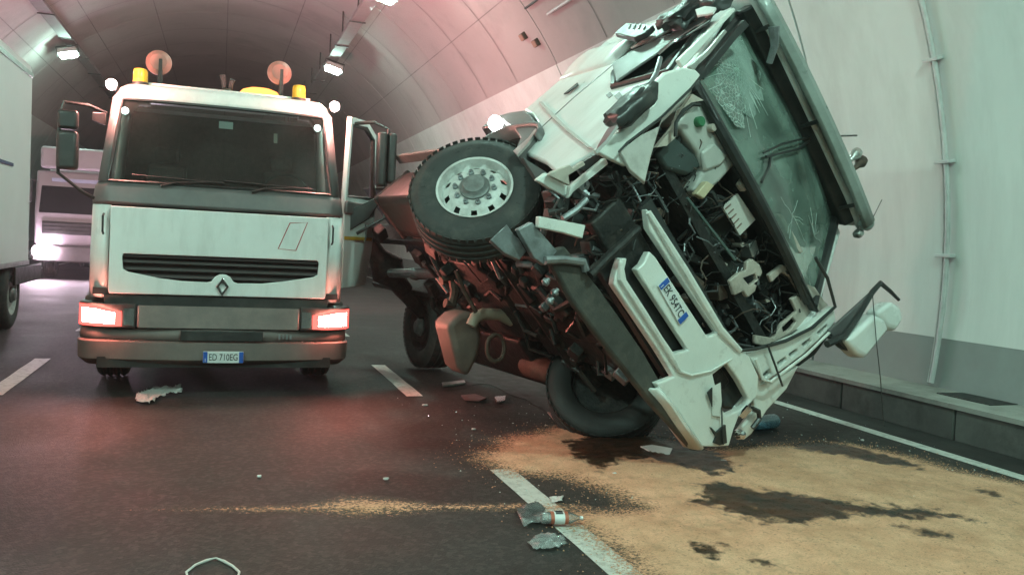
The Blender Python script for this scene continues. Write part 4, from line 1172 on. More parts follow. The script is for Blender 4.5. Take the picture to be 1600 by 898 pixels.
MB().prism([(-1.34, 0.429, 2.411), (-1.34, 0.335, 2.426), (-1.34, 0.148, 2.337), (-1.34, 0.104, 2.247), (-1.34, 0.291, 2.276)], (-0.02, 0, 0)).build('torn_white_panel', WHITE, wreck, bevel=0.006)

# --- engine bay behind the missing grille
MB().box((0.05, 0.55, 1.32), (1.9, 0.20, 0.72)).build('radiator', GRIME, wreck, bevel=0.02)
MB().box((0.02, 0.95, 0.95), (0.95, 0.8, 0.75)).build('engine_block', GRIME, wreck, bevel=0.04)
MB().box((0.0, 0.9, 0.50), (0.6, 0.8, 0.25)).build('oil_sump', GRIME, wreck, bevel=0.05)
MB().prism([(-0.93, 0.12, 1.512), (-0.938, 0.12, 1.634), (-0.928, 0.12, 1.767), (-0.883, 0.12, 1.809), (-0.662, 0.12, 1.86), (-0.455, 0.12, 1.858), (-0.355, 0.12, 1.836), (-0.342, 0.12, 1.626), (-0.361, 0.12, 1.397), (-0.457, 0.12, 1.36), (-0.506, 0.12, 1.532), (-0.648, 0.12, 1.56), (-0.804, 0.12, 1.534)], (0, 0.2, 0)).build('washer_tank', TANK, wreck, bevel=0.045, seg=4)
for (p, r, m) in (((-0.816, 0.1, 1.685), 0.038, mat('green_cap', (0.03, 0.16, 0.07), 0.5)), ((-0.716, 0.1, 1.754), 0.03, BEIGE)):
    MB().lathe([(r, -0.02), (r, 0.02), (r * 0.8, 0.03), (0.001, 0.03)], 14, TR(*p) @ RX(90)).build('filler_cap', m, wreck)
MB().prism([(-0.449, 0.05, 1.321), (-0.462, 0.05, 1.46), (-0.394, 0.05, 1.499), (-0.378, 0.05, 1.356)], (0, 0.06, 0)).build('fuse_box', mat('tan_plastic', (0.50, 0.42, 0.28), 0.5), wreck, bevel=0.01)
MB().prism([(-0.635, 0.1, 1.575), (-0.619, 0.1, 1.707), (-0.452, 0.1, 1.781), (-0.44, 0.1, 1.674), (-0.498, 0.1, 1.522)], (0, 0.04, 0)).build('tank_rib', TANK, wreck, bevel=0.02)
MB().prism([(-0.849, 0.14, 1.258), (-0.865, 0.14, 1.463), (-0.637, 0.14, 1.552), (-0.529, 0.14, 1.556), (-0.557, 0.14, 1.398), (-0.702, 0.14, 1.273)], (0, 0.2, 0)).build('battery_cover', mat('dark_teal_plastic', (0.035, 0.05, 0.048), 0.5, var=0.2), wreck, bevel=0.025)
MB().prism([(-0.16, 0.14, 1.542), (-0.155, 0.14, 1.72), (0.118, 0.14, 1.754), (0.112, 0.14, 1.556)], (0, 0.02, 0)).build('data_label', mat('label_paper', (0.58, 0.55, 0.51), 0.7, var=0.08, dirt=(0.3, 0.26, 0.22), damt=0.4), wreck)
lbv = [(-0.141, 0.138, 1.555), (-0.046, 0.138, 1.562), (-0.14, 0.138, 1.593), (-0.046, 0.138, 1.599)]
for k in range(5):
    t = k / 5
    a = Vector((-0.15, 0.138, 1.551)).lerp(Vector((0.084, 0.138, 1.562)), t + 0.04)
    b = Vector((-0.145, 0.138, 1.615)).lerp(Vector((0.084, 0.138, 1.62)), t + 0.04)
    MB().tube([a, b], 0.006, 4).build('label_print', mat('print_brown', (0.2, 0.12, 0.1), 0.6), wreck)
MB().tube([(-0.482, 0.05, 1.235), (-0.187, 0.05, 1.282), (0.166, 0.05, 1.338)], 0.012, 6).build('coolant_pipe', mat('teal_pipe', (0.14, 0.20, 0.19), 0.4, metal=0.5), wreck)
for pts in ([(-0.04, 0.15, 1.831), (-0.033, 0.15, 1.878), (0.154, 0.15, 1.897), (0.426, 0.15, 1.906), (0.43, 0.15, 1.861), (0.19, 0.15, 1.844)], [(0.215, 0.12, 1.947), (0.234, 0.12, 1.988), (0.436, 0.12, 2.008), (0.645, 0.12, 2.012), (0.629, 0.12, 1.972), (0.407, 0.12, 1.946)], [(-0.221, 0.1, 1.738), (-0.237, 0.1, 1.827), (-0.189, 0.1, 1.842), (-0.135, 0.1, 1.791), (-0.148, 0.1, 1.749)]):
    MB().prism(pts, (0, 0.05, 0)).build('scuttle_brace', BEIGE, wreck, bevel=0.012)
for pts, hole in (([(0.297, 0.1, 1.245), (0.306, 0.1, 1.353), (0.343, 0.1, 1.422), (0.292, 0.1, 1.467), (0.31, 0.1, 1.524), (0.397, 0.1, 1.559), (0.464, 0.1, 1.55), (0.484, 0.1, 1.485), (0.533, 0.1, 1.402), (0.519, 0.1, 1.314), (0.451, 0.1, 1.305), (0.414, 0.1, 1.217)], [(0.369, 0.1, 1.365), (0.422, 0.1, 1.482), (0.47, 0.1, 1.468), (0.455, 0.1, 1.38)]), ([(0.555, 0.14, 1.619), (0.584, 0.14, 1.782), (0.7, 0.14, 1.867), (0.887, 0.14, 1.904), (0.976, 0.14, 1.971), (1.137, 0.14, 1.99), (1.203, 0.14, 2.011), (1.121, 0.14, 1.695), (1.099, 0.14, 1.456), (1.001, 0.14, 1.278), (0.893, 0.14, 1.194), (0.837, 0.14, 1.235), (0.989, 0.14, 1.369), (0.96, 0.14, 1.514), (0.996, 0.14, 1.699), (0.872, 0.14, 1.702), (0.901, 0.14, 1.809), (0.736, 0.14, 1.799), (0.632, 0.14, 1.748), (0.624, 0.14, 1.61)], [(0.989, 0.14, 1.493), (1.004, 0.14, 1.629), (1.06, 0.14, 1.644), (1.067, 0.14, 1.563), (1.039, 0.14, 1.478)])):
    MB().prism(pts, (0, 0.04, 0), [hole]).build('cast_bracket', BEIGE, wreck, bevel=0.01)
MB().prism([(-0.011, 0.2, 1.867), (0.009, 0.2, 1.912), (0.456, 0.2, 1.957), (0.45, 0.2, 1.911)], (0, 0.05, 0)).build('scuttle_brace', BEIGE, wreck)
MB().box((0.0, 0.86, 1.40), (2.2, 0.04, 1.0)).build('firewall', GRIME, wreck)
MB().box((1.07, 0.55, 1.35), (0.03, 0.7, 0.95)).build('inner_wing', GRIME, wreck)
MB().box((-0.02, 1.1, 0.40), (1.15, 1.3, 0.03)).build('engine_undertray', GRIME, wreck)
MB().prism([(0.55, 2.3, 0.42), (0.55, 2.3, 1.05), (0.55, 4.2, 1.05), (0.55, 4.2, 0.42)], (0.6, 0, 0)).build('battery_box', GRIME, wreck, bevel=0.05)
MB().box((0.0, 3.1, 0.93), (1.9, 3.6, 0.03)).build('chassis_deck', GRIME, wreck)
MB().box((0.0, 2.3, 0.55), (1.0, 0.9, 0.3)).build('gearbox_case', GRIME, wreck, bevel=0.08)
# hoses, small parts filling the bay
rh = random.Random(11)
SM = [GRIME, BLACK, GRIME, STEEL, BLACK, RUST, ALU, BEIGE]
for k in range(60):
    x = rh.uniform(-0.95, 0.98)
    z = rh.uniform(1.0, 1.72)
    L = rh.uniform(0.15, 0.5)
    a = rh.uniform(0, PI)
    p = [(x, 0.30 + rh.uniform(-.05, .08), z)]
    for i in range(3):
        q0 = p[-1]
        a += rh.uniform(-0.8, 0.8)
        p.append((max(-1, min(1.02, q0[0] + L / 3 * math.cos(a))), 0.28 + rh.uniform(-.12, .12), max(0.98, min(1.76, q0[2] + L / 3 * math.sin(a)))))
    MB().tube(p, rh.choice([0.008, 0.012, 0.016, 0.024]), 7).build('hose', rh.choice([BLACK, BLACK, GRIME, GRIME, BLACK, STEEL]), wreck)
for k in range(70):
    x, z = (rh.uniform(-0.9, 0.95), rh.uniform(1.02, 1.70)) if k < 44 else (rh.uniform(0.2, 1.0), rh.uniform(1.1, 1.75))
    s_ = rh.uniform(0.03, 0.09)
    MB().box((x, 0.36 + rh.uniform(-.08, .06), z), (s_ * rh.uniform(0.6, 2.2), 0.12, s_), Matrix.Rotation(rh.uniform(-.6, .6), 3, 'Y')).build('engine_fitting', rh.choice(SM), wreck, bevel=0.008)
for k in range(36):    # low left end below the wheel
    x, z = rh.uniform(-1.1, -0.45), rh.uniform(0.30, 1.05)
    s_ = rh.uniform(0.03, 0.10)
    if k % 2:
        MB().box((x, 0.28 + rh.uniform(-.08, .10), z), (s_ * rh.uniform(0.6, 2.4), 0.12, s_), Matrix.Rotation(rh.uniform(-.8, .8), 3, 'Y')).build('bent_fitting', rh.choice([GRIME, GRIME, BLACK, STEEL, BLACK, GRIME]), wreck, bevel=0.008)
    else:
        a = rh.uniform(0, PI)
        MB().tube([(x, 0.2, z), (x + .1 * math.cos(a), 0.15 + rh.uniform(-.05, .1), z + .1 * math.sin(a)), (x + .22 * math.cos(a + .4), 0.22, z + .22 * math.sin(a + .4))], rh.choice([0.01, 0.016, 0.022]), 7).build('hose', rh.choice([BLACK, GRIME, STEEL]), wreck)

rw = random.Random(23)
for k in range(90):      # thin wiring looms hanging through the bay and the torn corner
    x, z = (rw.uniform(-0.9, 0.95), rw.uniform(1.05, 1.75)) if k < 60 else (rw.uniform(-1.1, -0.5), rw.uniform(0.35, 1.1))
    p = [(x, 0.16 + rw.uniform(-.04, .08), z)]
    a = rw.uniform(0, 2 * PI)
    for i in range(5):
        a += rw.uniform(-0.9, 0.9)
        q0 = p[-1]
        p.append((max(-1.1, min(1.0, q0[0] + 0.07 * math.cos(a))), 0.16 + rw.uniform(-.06, .10), max(0.35, min(1.78, q0[2] + 0.07 * math.sin(a)))))
    MB().tube(p, rw.choice([0.0035, 0.005, 0.007]), 5).build('wiring', rw.choice([BLACK, BLACK, GRIME, BLACK, STEEL, RUST]), wreck)

# --- running gear seen from below
for s in (-1, 1):
    MB().box((s * 0.40, 3.4, 0.78), (0.08, 5.6, 0.26)).build('chassis_rail', GRIME, wreck, bevel=0.01)
    MB().tube([(s * 0.43, 0.65, 0.62), (s * 0.43, 1.0, 0.50), (s * 0.43, 1.42, 0.44), (s * 0.43, 1.85, 0.50), (s * 0.43, 2.2, 0.62)], 0.035, 6).build('leaf_spring', RUST, wreck)
    MB().tube([(s * 0.50, 1.5, 0.45), (s * 0.52, 1.6, 0.95)], [0.035, 0.045], 10).build('shock_absorber', BLACK, wreck)
MB().tube([(-0.92, 1.42, 0.48), (-0.6, 1.42, 0.40), (0.6, 1.42, 0.40), (0.92, 1.42, 0.48)], [0.06, 0.07, 0.07, 0.06], 10).build('front_axle', GRIME, wreck)
MB().tube([(-0.85, 1.65, 0.45), (0.85, 1.65, 0.45)], 0.022, 8).build('track_rod', GRIME, wreck)
MB().tube([(0, 1.6, 0.85), (0, 2.4, 0.8), (0, 3.2, 0.72)], [0.22, 0.20, 0.12], 12).build('gearbox', GRIME, wreck)
MB().tube([(0, 3.1, 0.70), (0, 4.8, 0.55)], 0.055, 10).build('drive_shaft', STEEL, wreck)
MB().tube([(-0.75, 5.0, 0.62), (-0.2, 5.0, 0.6), (0, 5.0, 0.6), (0.2, 5.0, 0.6), (0.75, 5.0, 0.62)], [0.08, 0.12, 0.22, 0.12, 0.08], 14).build('rear_axle', GRIME, wreck)
TANKW = mat('pale_dusty_tank', (0.20, 0.15, 0.125), 0.6, var=0.2, scale=6, dirt=(0.12, 0.09, 0.08), dscale=5, damt=0.6, bump=0.1)
# fittings between the axles: air tank, silencer, battery box on the low side
MB().prism([(-0.074, 2.3, -0.038), (-0.077, 2.3, 0.105), (-0.025, 2.3, 0.22), (0.097, 2.3, 0.242), (0.234, 2.3, 0.175), (0.358, 2.3, 0.038), (0.447, 2.3, -0.177), (0.312, 2.3, -0.2)], (0, 0.32, 0)).build('silencer', TANKW, wreck, bevel=0.06, seg=4)
MB().tube([(0.019, 2.15, 0.083), (-0.011, 2.15, 0.158), (0.016, 2.15, 0.24), (0.128, 2.15, 0.362), (0.268, 2.15, 0.426)], [0.05, 0.055, 0.055, 0.055, 0.05], 12).build('exhaust_pipe', mat('exhaust_beige', (0.42, 0.36, 0.28), 0.6, var=0.2, dirt=(0.15, 0.12, 0.1), damt=0.6), wreck)
MB().tube([Vector(p) for p in [(0.175, 2.0, 0.164), (0.209, 2.0, 0.189), (0.251, 2.0, 0.195), (0.295, 2.0, 0.185), (0.336, 2.0, 0.161), (0.365, 2.0, 0.13), (0.383, 2.0, 0.09), (0.38, 2.0, 0.051), (0.361, 2.0, 0.019), (0.327, 2.0, -0.001), (0.291, 2.0, -0.004), (0.249, 2.0, 0.008), (0.213, 2.0, 0.032), (0.181, 2.0, 0.065), (0.162, 2.0, 0.097), (0.162, 2.0, 0.133)]], 0.02, 8, closed=True).build('pulley', RUST, wreck)
MB().tube([(-0.32, 2.6, 0.255), (-0.282, 2.6, 0.358), (-0.153, 2.6, 0.309), (-0.07, 2.6, 0.204), (-0.132, 2.6, 0.16)], 0.045, 8).build('air_bellow', RUST, wreck)
MB().tube([(-0.517, 2.0, 0.217), (-0.312, 2.0, 0.166), (-0.111, 2.0, 0.146)], 0.02, 8).build('torsion_bar', RUST, wreck)
MB().tube([(0.92, 2.0, 0.45), (0.92, 2.08, 0.45), (0.92, 2.5, 0.45), (0.92, 2.58, 0.45)], [0.09, 0.12, 0.12, 0.09], 14).build('air_tank', RUST, wreck)
MB().prism([(-1.10, 2.35, 0.50), (-1.10, 2.35, 0.96), (-1.10, 3.6, 0.96), (-1.10, 3.6, 0.50)], (0.50, 0, 0)).build('fuel_tank', mat('tank_dark', (0.02, 0.021, 0.02), 0.45, metal=0.4, var=0.25, dirt=(0.05, 0.05, 0.045), damt=0.6), wreck, bevel=0.09, seg=4)
for y in (2.7, 3.5):
    MB().box((-0.85, y, 0.73), (0.53, 0.05, 0.485)).build('tank_strap', GRIME, wreck, bevel=0.08)
MB().prism([(-1.22, 2.26, 1.08), (-1.22, 3.9, 1.08), (-1.22, 3.9, 1.12), (-1.22, 2.26, 1.13)], (0.10, 0, 0)).build('side_fairing', mat('fairing_grey', (0.12, 0.125, 0.115), 0.5, dirt=(0.05, 0.05, 0.045), damt=0.6), wreck, bevel=0.01)
MB().box((0, 4.6, 1.02), (0.95, 0.9, 0.10)).build('fifth_wheel', GRIME, wreck, bevel=0.03)
for s in (-1, 1):
    if s > 0:
        # this wheel hangs off the broken axle and stands upright on the road
        make_wheel(wreck, 'rear_wheel', TR(0.93, 5.0, 0.60) @ RY(-47) @ RY(-90), GRIME, r=0.5, w=0.34, nut=False, label='rear wheel standing upright on the road, wrenched from the axle')
STEER = 38
w1 = make_wheel(wreck, 'front_wheel', TR(-1.06, 1.42, 0.5) @ RZ(STEER) @ RY(-90), RIM, r=0.52, w=0.31, label='raised front wheel turned towards the camera, pale rim')
w2 = make_wheel(wreck, 'front_wheel', TR(1.02, 1.42, 0.5) @ RZ(STEER) @ RY(90), GRIME, r=0.52, w=0.31, tyre_mat=mat('shaded_oily_tyre', (0.016, 0.017, 0.017), 0.6, var=0.3, dirt=(0.05, 0.045, 0.04), dscale=5, damt=0.5, bump=0.1), label='front wheel pressed against the road under the bumper')  # darker oily copy of the tyre rubber, underside shade put into its colour
# random underside plumbing
for k in range(70):
    x = rh.uniform(-0.7, 0.95)
    y = rh.uniform(0.7, 3.2)
    z = rh.uniform(0.35, 0.62)
    a = rh.uniform(0, 2 * PI)
    L = rh.uniform(0.12, 0.5)
    if k % 3:
        MB().tube([(x, y, z), (x + L * .5 * math.cos(a), y + L * .5 * math.sin(a), z - rh.uniform(-.06, .08)), (x + L * math.cos(a + .5), y + L * math.sin(a + .5), z)], rh.choice([0.01, 0.014, 0.02, 0.03]), 7).build('hose', rh.choice([BLACK, GRIME, GRIME, BLACK]), wreck)
    else:
        MB().box((x, y, z), (rh.uniform(.05, .2), rh.uniform(.05, .2), rh.uniform(.05, .14)), Matrix.Rotation(a, 3, 'Z')).build('chassis_fitting', rh.choice([GRIME, GRIME, GRIME, BLACK]), wreck, bevel=0.012)
for k in range(95):
    if k < 55:
        x, y, z = rh.uniform(-0.62, 0.62), rh.uniform(0.40, 1.80), 0.37
    else:
        x, y, z = rh.uniform(-0.9, 0.95), rh.uniform(1.8, 4.4), 0.60
    a = rh.uniform(0, 2 * PI)
    L = rh.uniform(0.10, 0.45)
    m = rh.choice([GRIME, GRIME, GRIME, BLACK, BLACK, GRIME, RUBBER, STEEL])
    if k % 2:
        MB().tube([(x, y, z), (x + L * .5 * math.cos(a), y + L * .5 * math.sin(a), z - rh.uniform(.0, .07)), (x + L * math.cos(a + .6), y + L * math.sin(a + .6), z + 0.02)], rh.choice([0.008, 0.012, 0.018, 0.028]), 7).build('hose', m, wreck)
    else:
        MB().box((x, y, z), (rh.uniform(.04, .22), rh.uniform(.04, .16), rh.uniform(.05, .13)), Matrix.Rotation(a, 3, 'Z')).build('chassis_fitting', m, wreck, bevel=0.012)
# ball joints that glint near the axle
for p in [(-0.777, 0.05, -0.033), (-0.679, 0.05, -0.021), (-0.659, 0.05, -0.085)]:
    MB().lathe([(0.001, 0.03), (0.014, 0.03), (0.014, 0.015), (0.026, 0.01), (0.026, -0.015), (0.012, -0.02), (0.001, -0.03)], 12, TR(*p)).build('ball_joint', STEEL, wreck)
# lamp shining on top of the raised wheel arch
sl = (-1.15, 2.392, 1.473)
lampb = MB().box((sl[0], sl[1], sl[2]), (0.12, 0.2, 0.14)).build('side_lamp', BLACK, wreck, bevel=0.02)
MB().lathe([(0.001, 0.06), (0.05, 0.05), (0.075, 0.0)], 18, TR(sl[0] - 0.05, sl[1] - 0.1, sl[2] - 0.02) @ RX(90)).build('side_lamp_lens', emit('side_lamp_glow', (0.95, 1.0, 0.97), 30), lampb)

# --- mirrors on the low side
m1 = [(1.339, -0.12, 1.78), (1.396, -0.12, 2.157), (1.499, -0.12, 2.227), (1.631, -0.12, 2.215), (1.619, -0.12, 1.857), (1.506, -0.12, 1.806)]
m2 = [(1.406, -0.12, 2.192), (1.45, -0.12, 2.385), (1.568, -0.12, 2.449), (1.678, -0.12, 2.429), (1.697, -0.12, 2.277), (1.611, -0.12, 2.221)]
arm = MB().tube([(1.244, -0.08, 1.619), (1.33, -0.08, 1.822), (1.306, -0.08, 2.043), (1.265, -0.08, 2.279), (1.272, -0.08, 2.396), (1.4, -0.08, 2.451), (1.542, -0.08, 2.5)], [0.03, 0.028, 0.024, 0.022, 0.022, 0.018, 0.014], 8).build('mirror_arm', BLACK, wreck)
MB().prism(m1, (0.02, 0.17, 0)).build('main_mirror', WHITE, arm, bevel=0.045, seg=4)
MB().prism(m2, (0.02, 0.15, 0)).build('wide_angle_mirror', WHITE, arm, bevel=0.04, seg=4)
MB().prism([(1.229, -0.02, 1.753), (1.246, -0.02, 1.841), (1.322, -0.02, 2.338), (1.34, -0.02, 2.432), (1.36, -0.02, 2.383), (1.365, -0.02, 1.892), (1.31, -0.02, 1.762)], (0, 0.03, 0)).build('mirror_strut', GREYP, arm, bevel=0.008)
MB().prism([(1.263, -0.06, 1.717), (1.359, -0.06, 1.851), (1.565, -0.06, 1.844), (1.441, -0.06, 1.777)], (0, 0.08, 0)).build('mirror_foot', BLACK, arm, bevel=0.012)
MB().tube([(1.223, -0.14, 2.208), (1.594, -0.14, 2.015), (1.861, -0.14, 1.891), (2.134, -0.14, 1.74), (2.228, -0.14, 1.7)], 0.004, 5).build('hanging_wire', BLACK, arm)
MB().box((1.12, 0.34, 2.84), (0.06, 0.08, 0.08)).build('marker_lamp', ALU, wreck, bevel=0.02)
MB().tube([(0.923, 0.1, 2.829), (0.875, 0.1, 2.994)], 0.004, 5).build('antenna', BLACK, wreck)

# roof lamps that stand clear of the cab against the wall
for i, p in enumerate([(0.654, 0.5, 3.386), (0.751, 0.5, 3.404)]):
    MB().lathe([(0.001, 0.05), (0.045, 0.03), (0.055, -0.02), (0.03, -0.06), (0.012, -0.14)], 14, TR(*p)).build('roof_lamp', [ALU, RUST][i], wreck)

# ================================================================== WHITE SEMI-TRAILER in the left lane
trl = empty('box_trailer', (-4.05, 14.9, 0), 'tall plain white box trailer cut off by the left edge', 'trailer')
LT = 11.5
mb = MB()
P = []
hw, z0, z1, r = 1.25, 0.92, 4.05, 0.22
for k in range(7):
    a = PI / 2 * k / 6
    P.append((hw - r + r * math.cos(a), 0, z1 - r + r * math.sin(a)))
P = [(hw, 0, z0)] + P + [(-x, y, z) for x, y, z in reversed(P)] + [(-hw, 0, z0)]
mb.prism(P, (0, -LT, 0))
tb = mb.build('box_body', mat('trailer_white', (0.76, 0.75, 0.75), 0.55, var=0.03, rvar=0.02, scale=1.5, dirt=(0.55, 0.53, 0.52), dscale=0.3, damt=0.1, bump=0.0), trl, bevel=0.015)
for z in (0.955, 3.80):
    MB().box((hw + 0.006, -LT / 2, z), (0.02, LT, 0.07)).build('side_trim', ALU, trl, bevel=0.004)
MB().box((0, -LT / 2, 0.80), (0.9, LT, 0.22)).build('chassis_beam', DARKSTEEL, trl)
for k in range(2):
    for s in (-1, 1):
        make_wheel(trl, 'trailer_wheel', TR(s * 1.02, -0.75 - 1.3 * k, 0.5) @ RY(90 * s), RIM, w=0.36, nut=False)
    MB().tube([(-1, -0.75 - 1.3 * k, 0.5), (1, -0.75 - 1.3 * k, 0.5)], 0.07).build('trailer_axle', GRIME, trl)
MB().box((hw + 0.01, -0.02, 0.78), (0.03, 1.9, 0.26)).build('mudguard', BLACK, trl, bevel=0.01)
MB().box((hw + 0.01, -2.0, 2.36), (0.012, 1.6, 0.045)).build('reflection_streak', mat('reflection_blue', (0.45, 0.47, 0.75), 0.15, metal=0.6), trl)  # bluish bar painted in for a light reflection on the trailer side

# ================================================================== FAR TRUCK, headlamp dazzling
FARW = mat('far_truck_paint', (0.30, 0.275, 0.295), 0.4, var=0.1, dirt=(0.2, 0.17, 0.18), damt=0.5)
far = empty('distant_truck', (-3.70, 27.0, 0), 'distant white truck with dazzling headlamps, facing the camera behind the trailer', 'truck')
fw = 1.25
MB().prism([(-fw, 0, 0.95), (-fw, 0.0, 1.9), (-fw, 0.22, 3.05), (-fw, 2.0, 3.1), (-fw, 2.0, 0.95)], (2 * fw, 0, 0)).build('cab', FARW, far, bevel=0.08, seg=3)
MB().prism([(-1.14, -0.025, 1.86), (1.14, -0.025, 1.86), (1.10, 0.115, 2.62), (-1.10, 0.115, 2.62)], (0, 0.06, 0.0)).build('windscreen', mat('far_glass', (0.008, 0.007, 0.008), 0.35, var=0.1, spec=0.2), far, bevel=0.02)
MB().box((0, 0.35, 3.42), (2.3, 0.5, 0.62)).build('wind_deflector', FARW, far, bevel=0.08)
MB().box((0, 0.15, 2.80), (1.7, 0.04, 0.10)).build('roof_lettering_band', mat('blue_grey_band', (0.3, 0.33, 0.45), 0.5), far)
MB().box((0, -0.02, 1.45), (2.1, 0.05, 0.36)).build('grille', BLACK, far, bevel=0.02)
for k in range(3):
    MB().box((0, -0.05, 1.35 + 0.1 * k), (2.0, 0.02, 0.03)).build('grille_slat', DARKSTEEL, far)
MB().box((0, -0.06, 0.72), (2.5, 0.3, 0.46)).build('bumper', GREYP, far, bevel=0.05)
FHL = emit('far_headlamp_glow', (1.0, 0.74, 0.92), 420)
for s in (-1, 1):
    h = MB().box((s * 0.95, -0.17, 0.78), (0.5, 0.14, 0.26)).build('headlamp', BLACK, far, bevel=0.02)
    MB().lathe([(0.001, 0.07), (0.15, 0.055), (0.20, 0.0)], 20, TR(s * 0.95, -0.245, 0.78) @ RX(90) @ Matrix.Diagonal((1.5, 1, 1, 1))).build('headlamp_lens', FHL, h)
    MB().box((s * 1.42, 0.1, 2.45), (0.16, 0.16, 0.62)).build('mirror', BLACK, far, bevel=0.03)
    MB().tube([(s * 1.25, 0.12, 2.75), (s * 1.42, 0.1, 2.78)], 0.02).build('mirror_arm', BLACK, far)
    make_wheel(far, 'front_wheel', TR(s * 1.03, 1.3, 0.5) @ RY(90 * s), RIM, nut=False)
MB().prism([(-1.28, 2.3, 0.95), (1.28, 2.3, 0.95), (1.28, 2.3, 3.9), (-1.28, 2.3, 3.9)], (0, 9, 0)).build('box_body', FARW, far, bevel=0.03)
for s in (-1, 1):
    make_wheel(far, 'rear_wheel', TR(s * 1.0, 8.5, 0.5) @ RY(90 * s), RIM, w=0.5, nut=False)

# ================================================================== SAND, OIL, LITTER ON THE ROAD
SAND_POLY = [p[:2] for p in [(1.792, 5.914, 0.0), (2.141, 6.438, 0.0), (2.317, 6.553, 0.0), (2.79, 6.895, 0.0), (3.097, 6.971, 0.0), (3.381, 6.836, 0.0), (3.532, 6.515, 0.0), (3.799, 6.021, 0.0), (4.253, 5.965, 0.0), (4.79, 6.085, 0.0), (5.245, 5.984, 0.0), (5.462, 5.551, 0.0), (5.514, 5.081, 0.0), (5.684, 4.662, 0.0), (5.991, 3.951, 0.0), (3.888, 2.518, 0.0), (2.738, 2.779, 0.0), (1.874, 3.43, 0.0), (1.974, 3.724, 0.0), (1.979, 3.918, 0.0), (1.926, 4.254, 0.0), (1.884, 4.482, 0.0), (1.999, 4.665, 0.0), (2.262, 4.595, 0.0), (2.449, 4.626, 0.0), (2.383, 5.05, 0.0), (2.27, 5.328, 0.0), (1.949, 5.473, 0.0)]]
OIL = [
    ([p[:2] for p in [(2.707, 6.328, 0.0), (3.135, 6.707, 0.0), (3.563, 6.818, 0.0), (3.774, 6.391, 0.0), (3.855, 6.014, 0.0), (3.708, 5.339, 0.0), (3.359, 5.216, 0.0), (3.259, 5.493, 0.0), (3.084, 5.665, 0.0), (2.919, 5.763, 0.0), (2.729, 5.531, 0.0), (2.574, 5.415, 0.0), (2.568, 5.661, 0.0), (2.582, 5.885, 0.0)]], 1.0),
    ([p[:2] for p in [(3.106, 5.138, 0.0), (3.284, 5.016, 0.0), (3.449, 4.806, 0.0), (3.681, 4.739, 0.0), (3.795, 4.464, 0.0), (4.098, 4.345, 0.0), (4.31, 4.35, 0.0), (4.521, 4.139, 0.0), (4.469, 3.899, 0.0), (4.321, 4.048, 0.0), (4.01, 4.14, 0.0), (3.752, 4.236, 0.0), (3.4, 4.152, 0.0), (3.041, 4.217, 0.0), (2.985, 4.47, 0.0), (2.851, 4.623, 0.0), (3.028, 4.801, 0.0)]], 0.85),
    ([p[:2] for p in [(4.64, 6.149, 0.0), (5.034, 6.056, 0.0), (5.17, 5.741, 0.0), (5.234, 5.314, 0.0), (5.133, 5.08, 0.0), (4.962, 5.293, 0.0), (4.772, 5.578, 0.0), (4.582, 5.815, 0.0)]], 1.0),
    ([p[:2] for p in [(2.469, 3.947, 0.0), (2.622, 3.968, 0.0), (2.648, 3.883, 0.0), (2.444, 3.717, 0.0), (2.399, 3.799, 0.0)]], 0.8),
    ([p[:2] for p in [(5.1, 4.605, 0.0), (5.193, 4.527, 0.0), (5.126, 4.24, 0.0), (5.038, 4.116, 0.0), (5.052, 4.324, 0.0)]], 0.8),
    ([p[:2] for p in [(3.875, 3.996, 0.0), (4.066, 3.846, 0.0), (4.053, 3.696, 0.0), (3.889, 3.813, 0.0)]], 0.7),
    ([p[:2] for p in [(2.536, 3.654, 0.0), (2.744, 3.676, 0.0), (2.733, 3.502, 0.0), (2.569, 3.536, 0.0)]], 0.7),
]


def sdist(X, Y, poly):
    """signed distance, positive inside"""
    P = np.array(poly, float)
    Q = np.roll(P, -1, 0)
    d = np.full(X.shape, 1e9)
    inside = np.zeros(X.shape, bool)
    for (x0, y0), (x1, y1) in zip(P, Q):
        ex, ey = x1 - x0, y1 - y0
        t = np.clip(((X - x0) * ex + (Y - y0) * ey) / (ex * ex + ey * ey + 1e-12), 0, 1)
        d = np.minimum(d, np.hypot(X - x0 - t * ex, Y - y0 - t * ey))
        c = ((y0 > Y) != (y1 > Y)) & (X < (x1 - x0) * (Y - y0) / (y1 - y0 + 1e-12) + x0)
        inside ^= c
    return np.where(inside, d, -d)


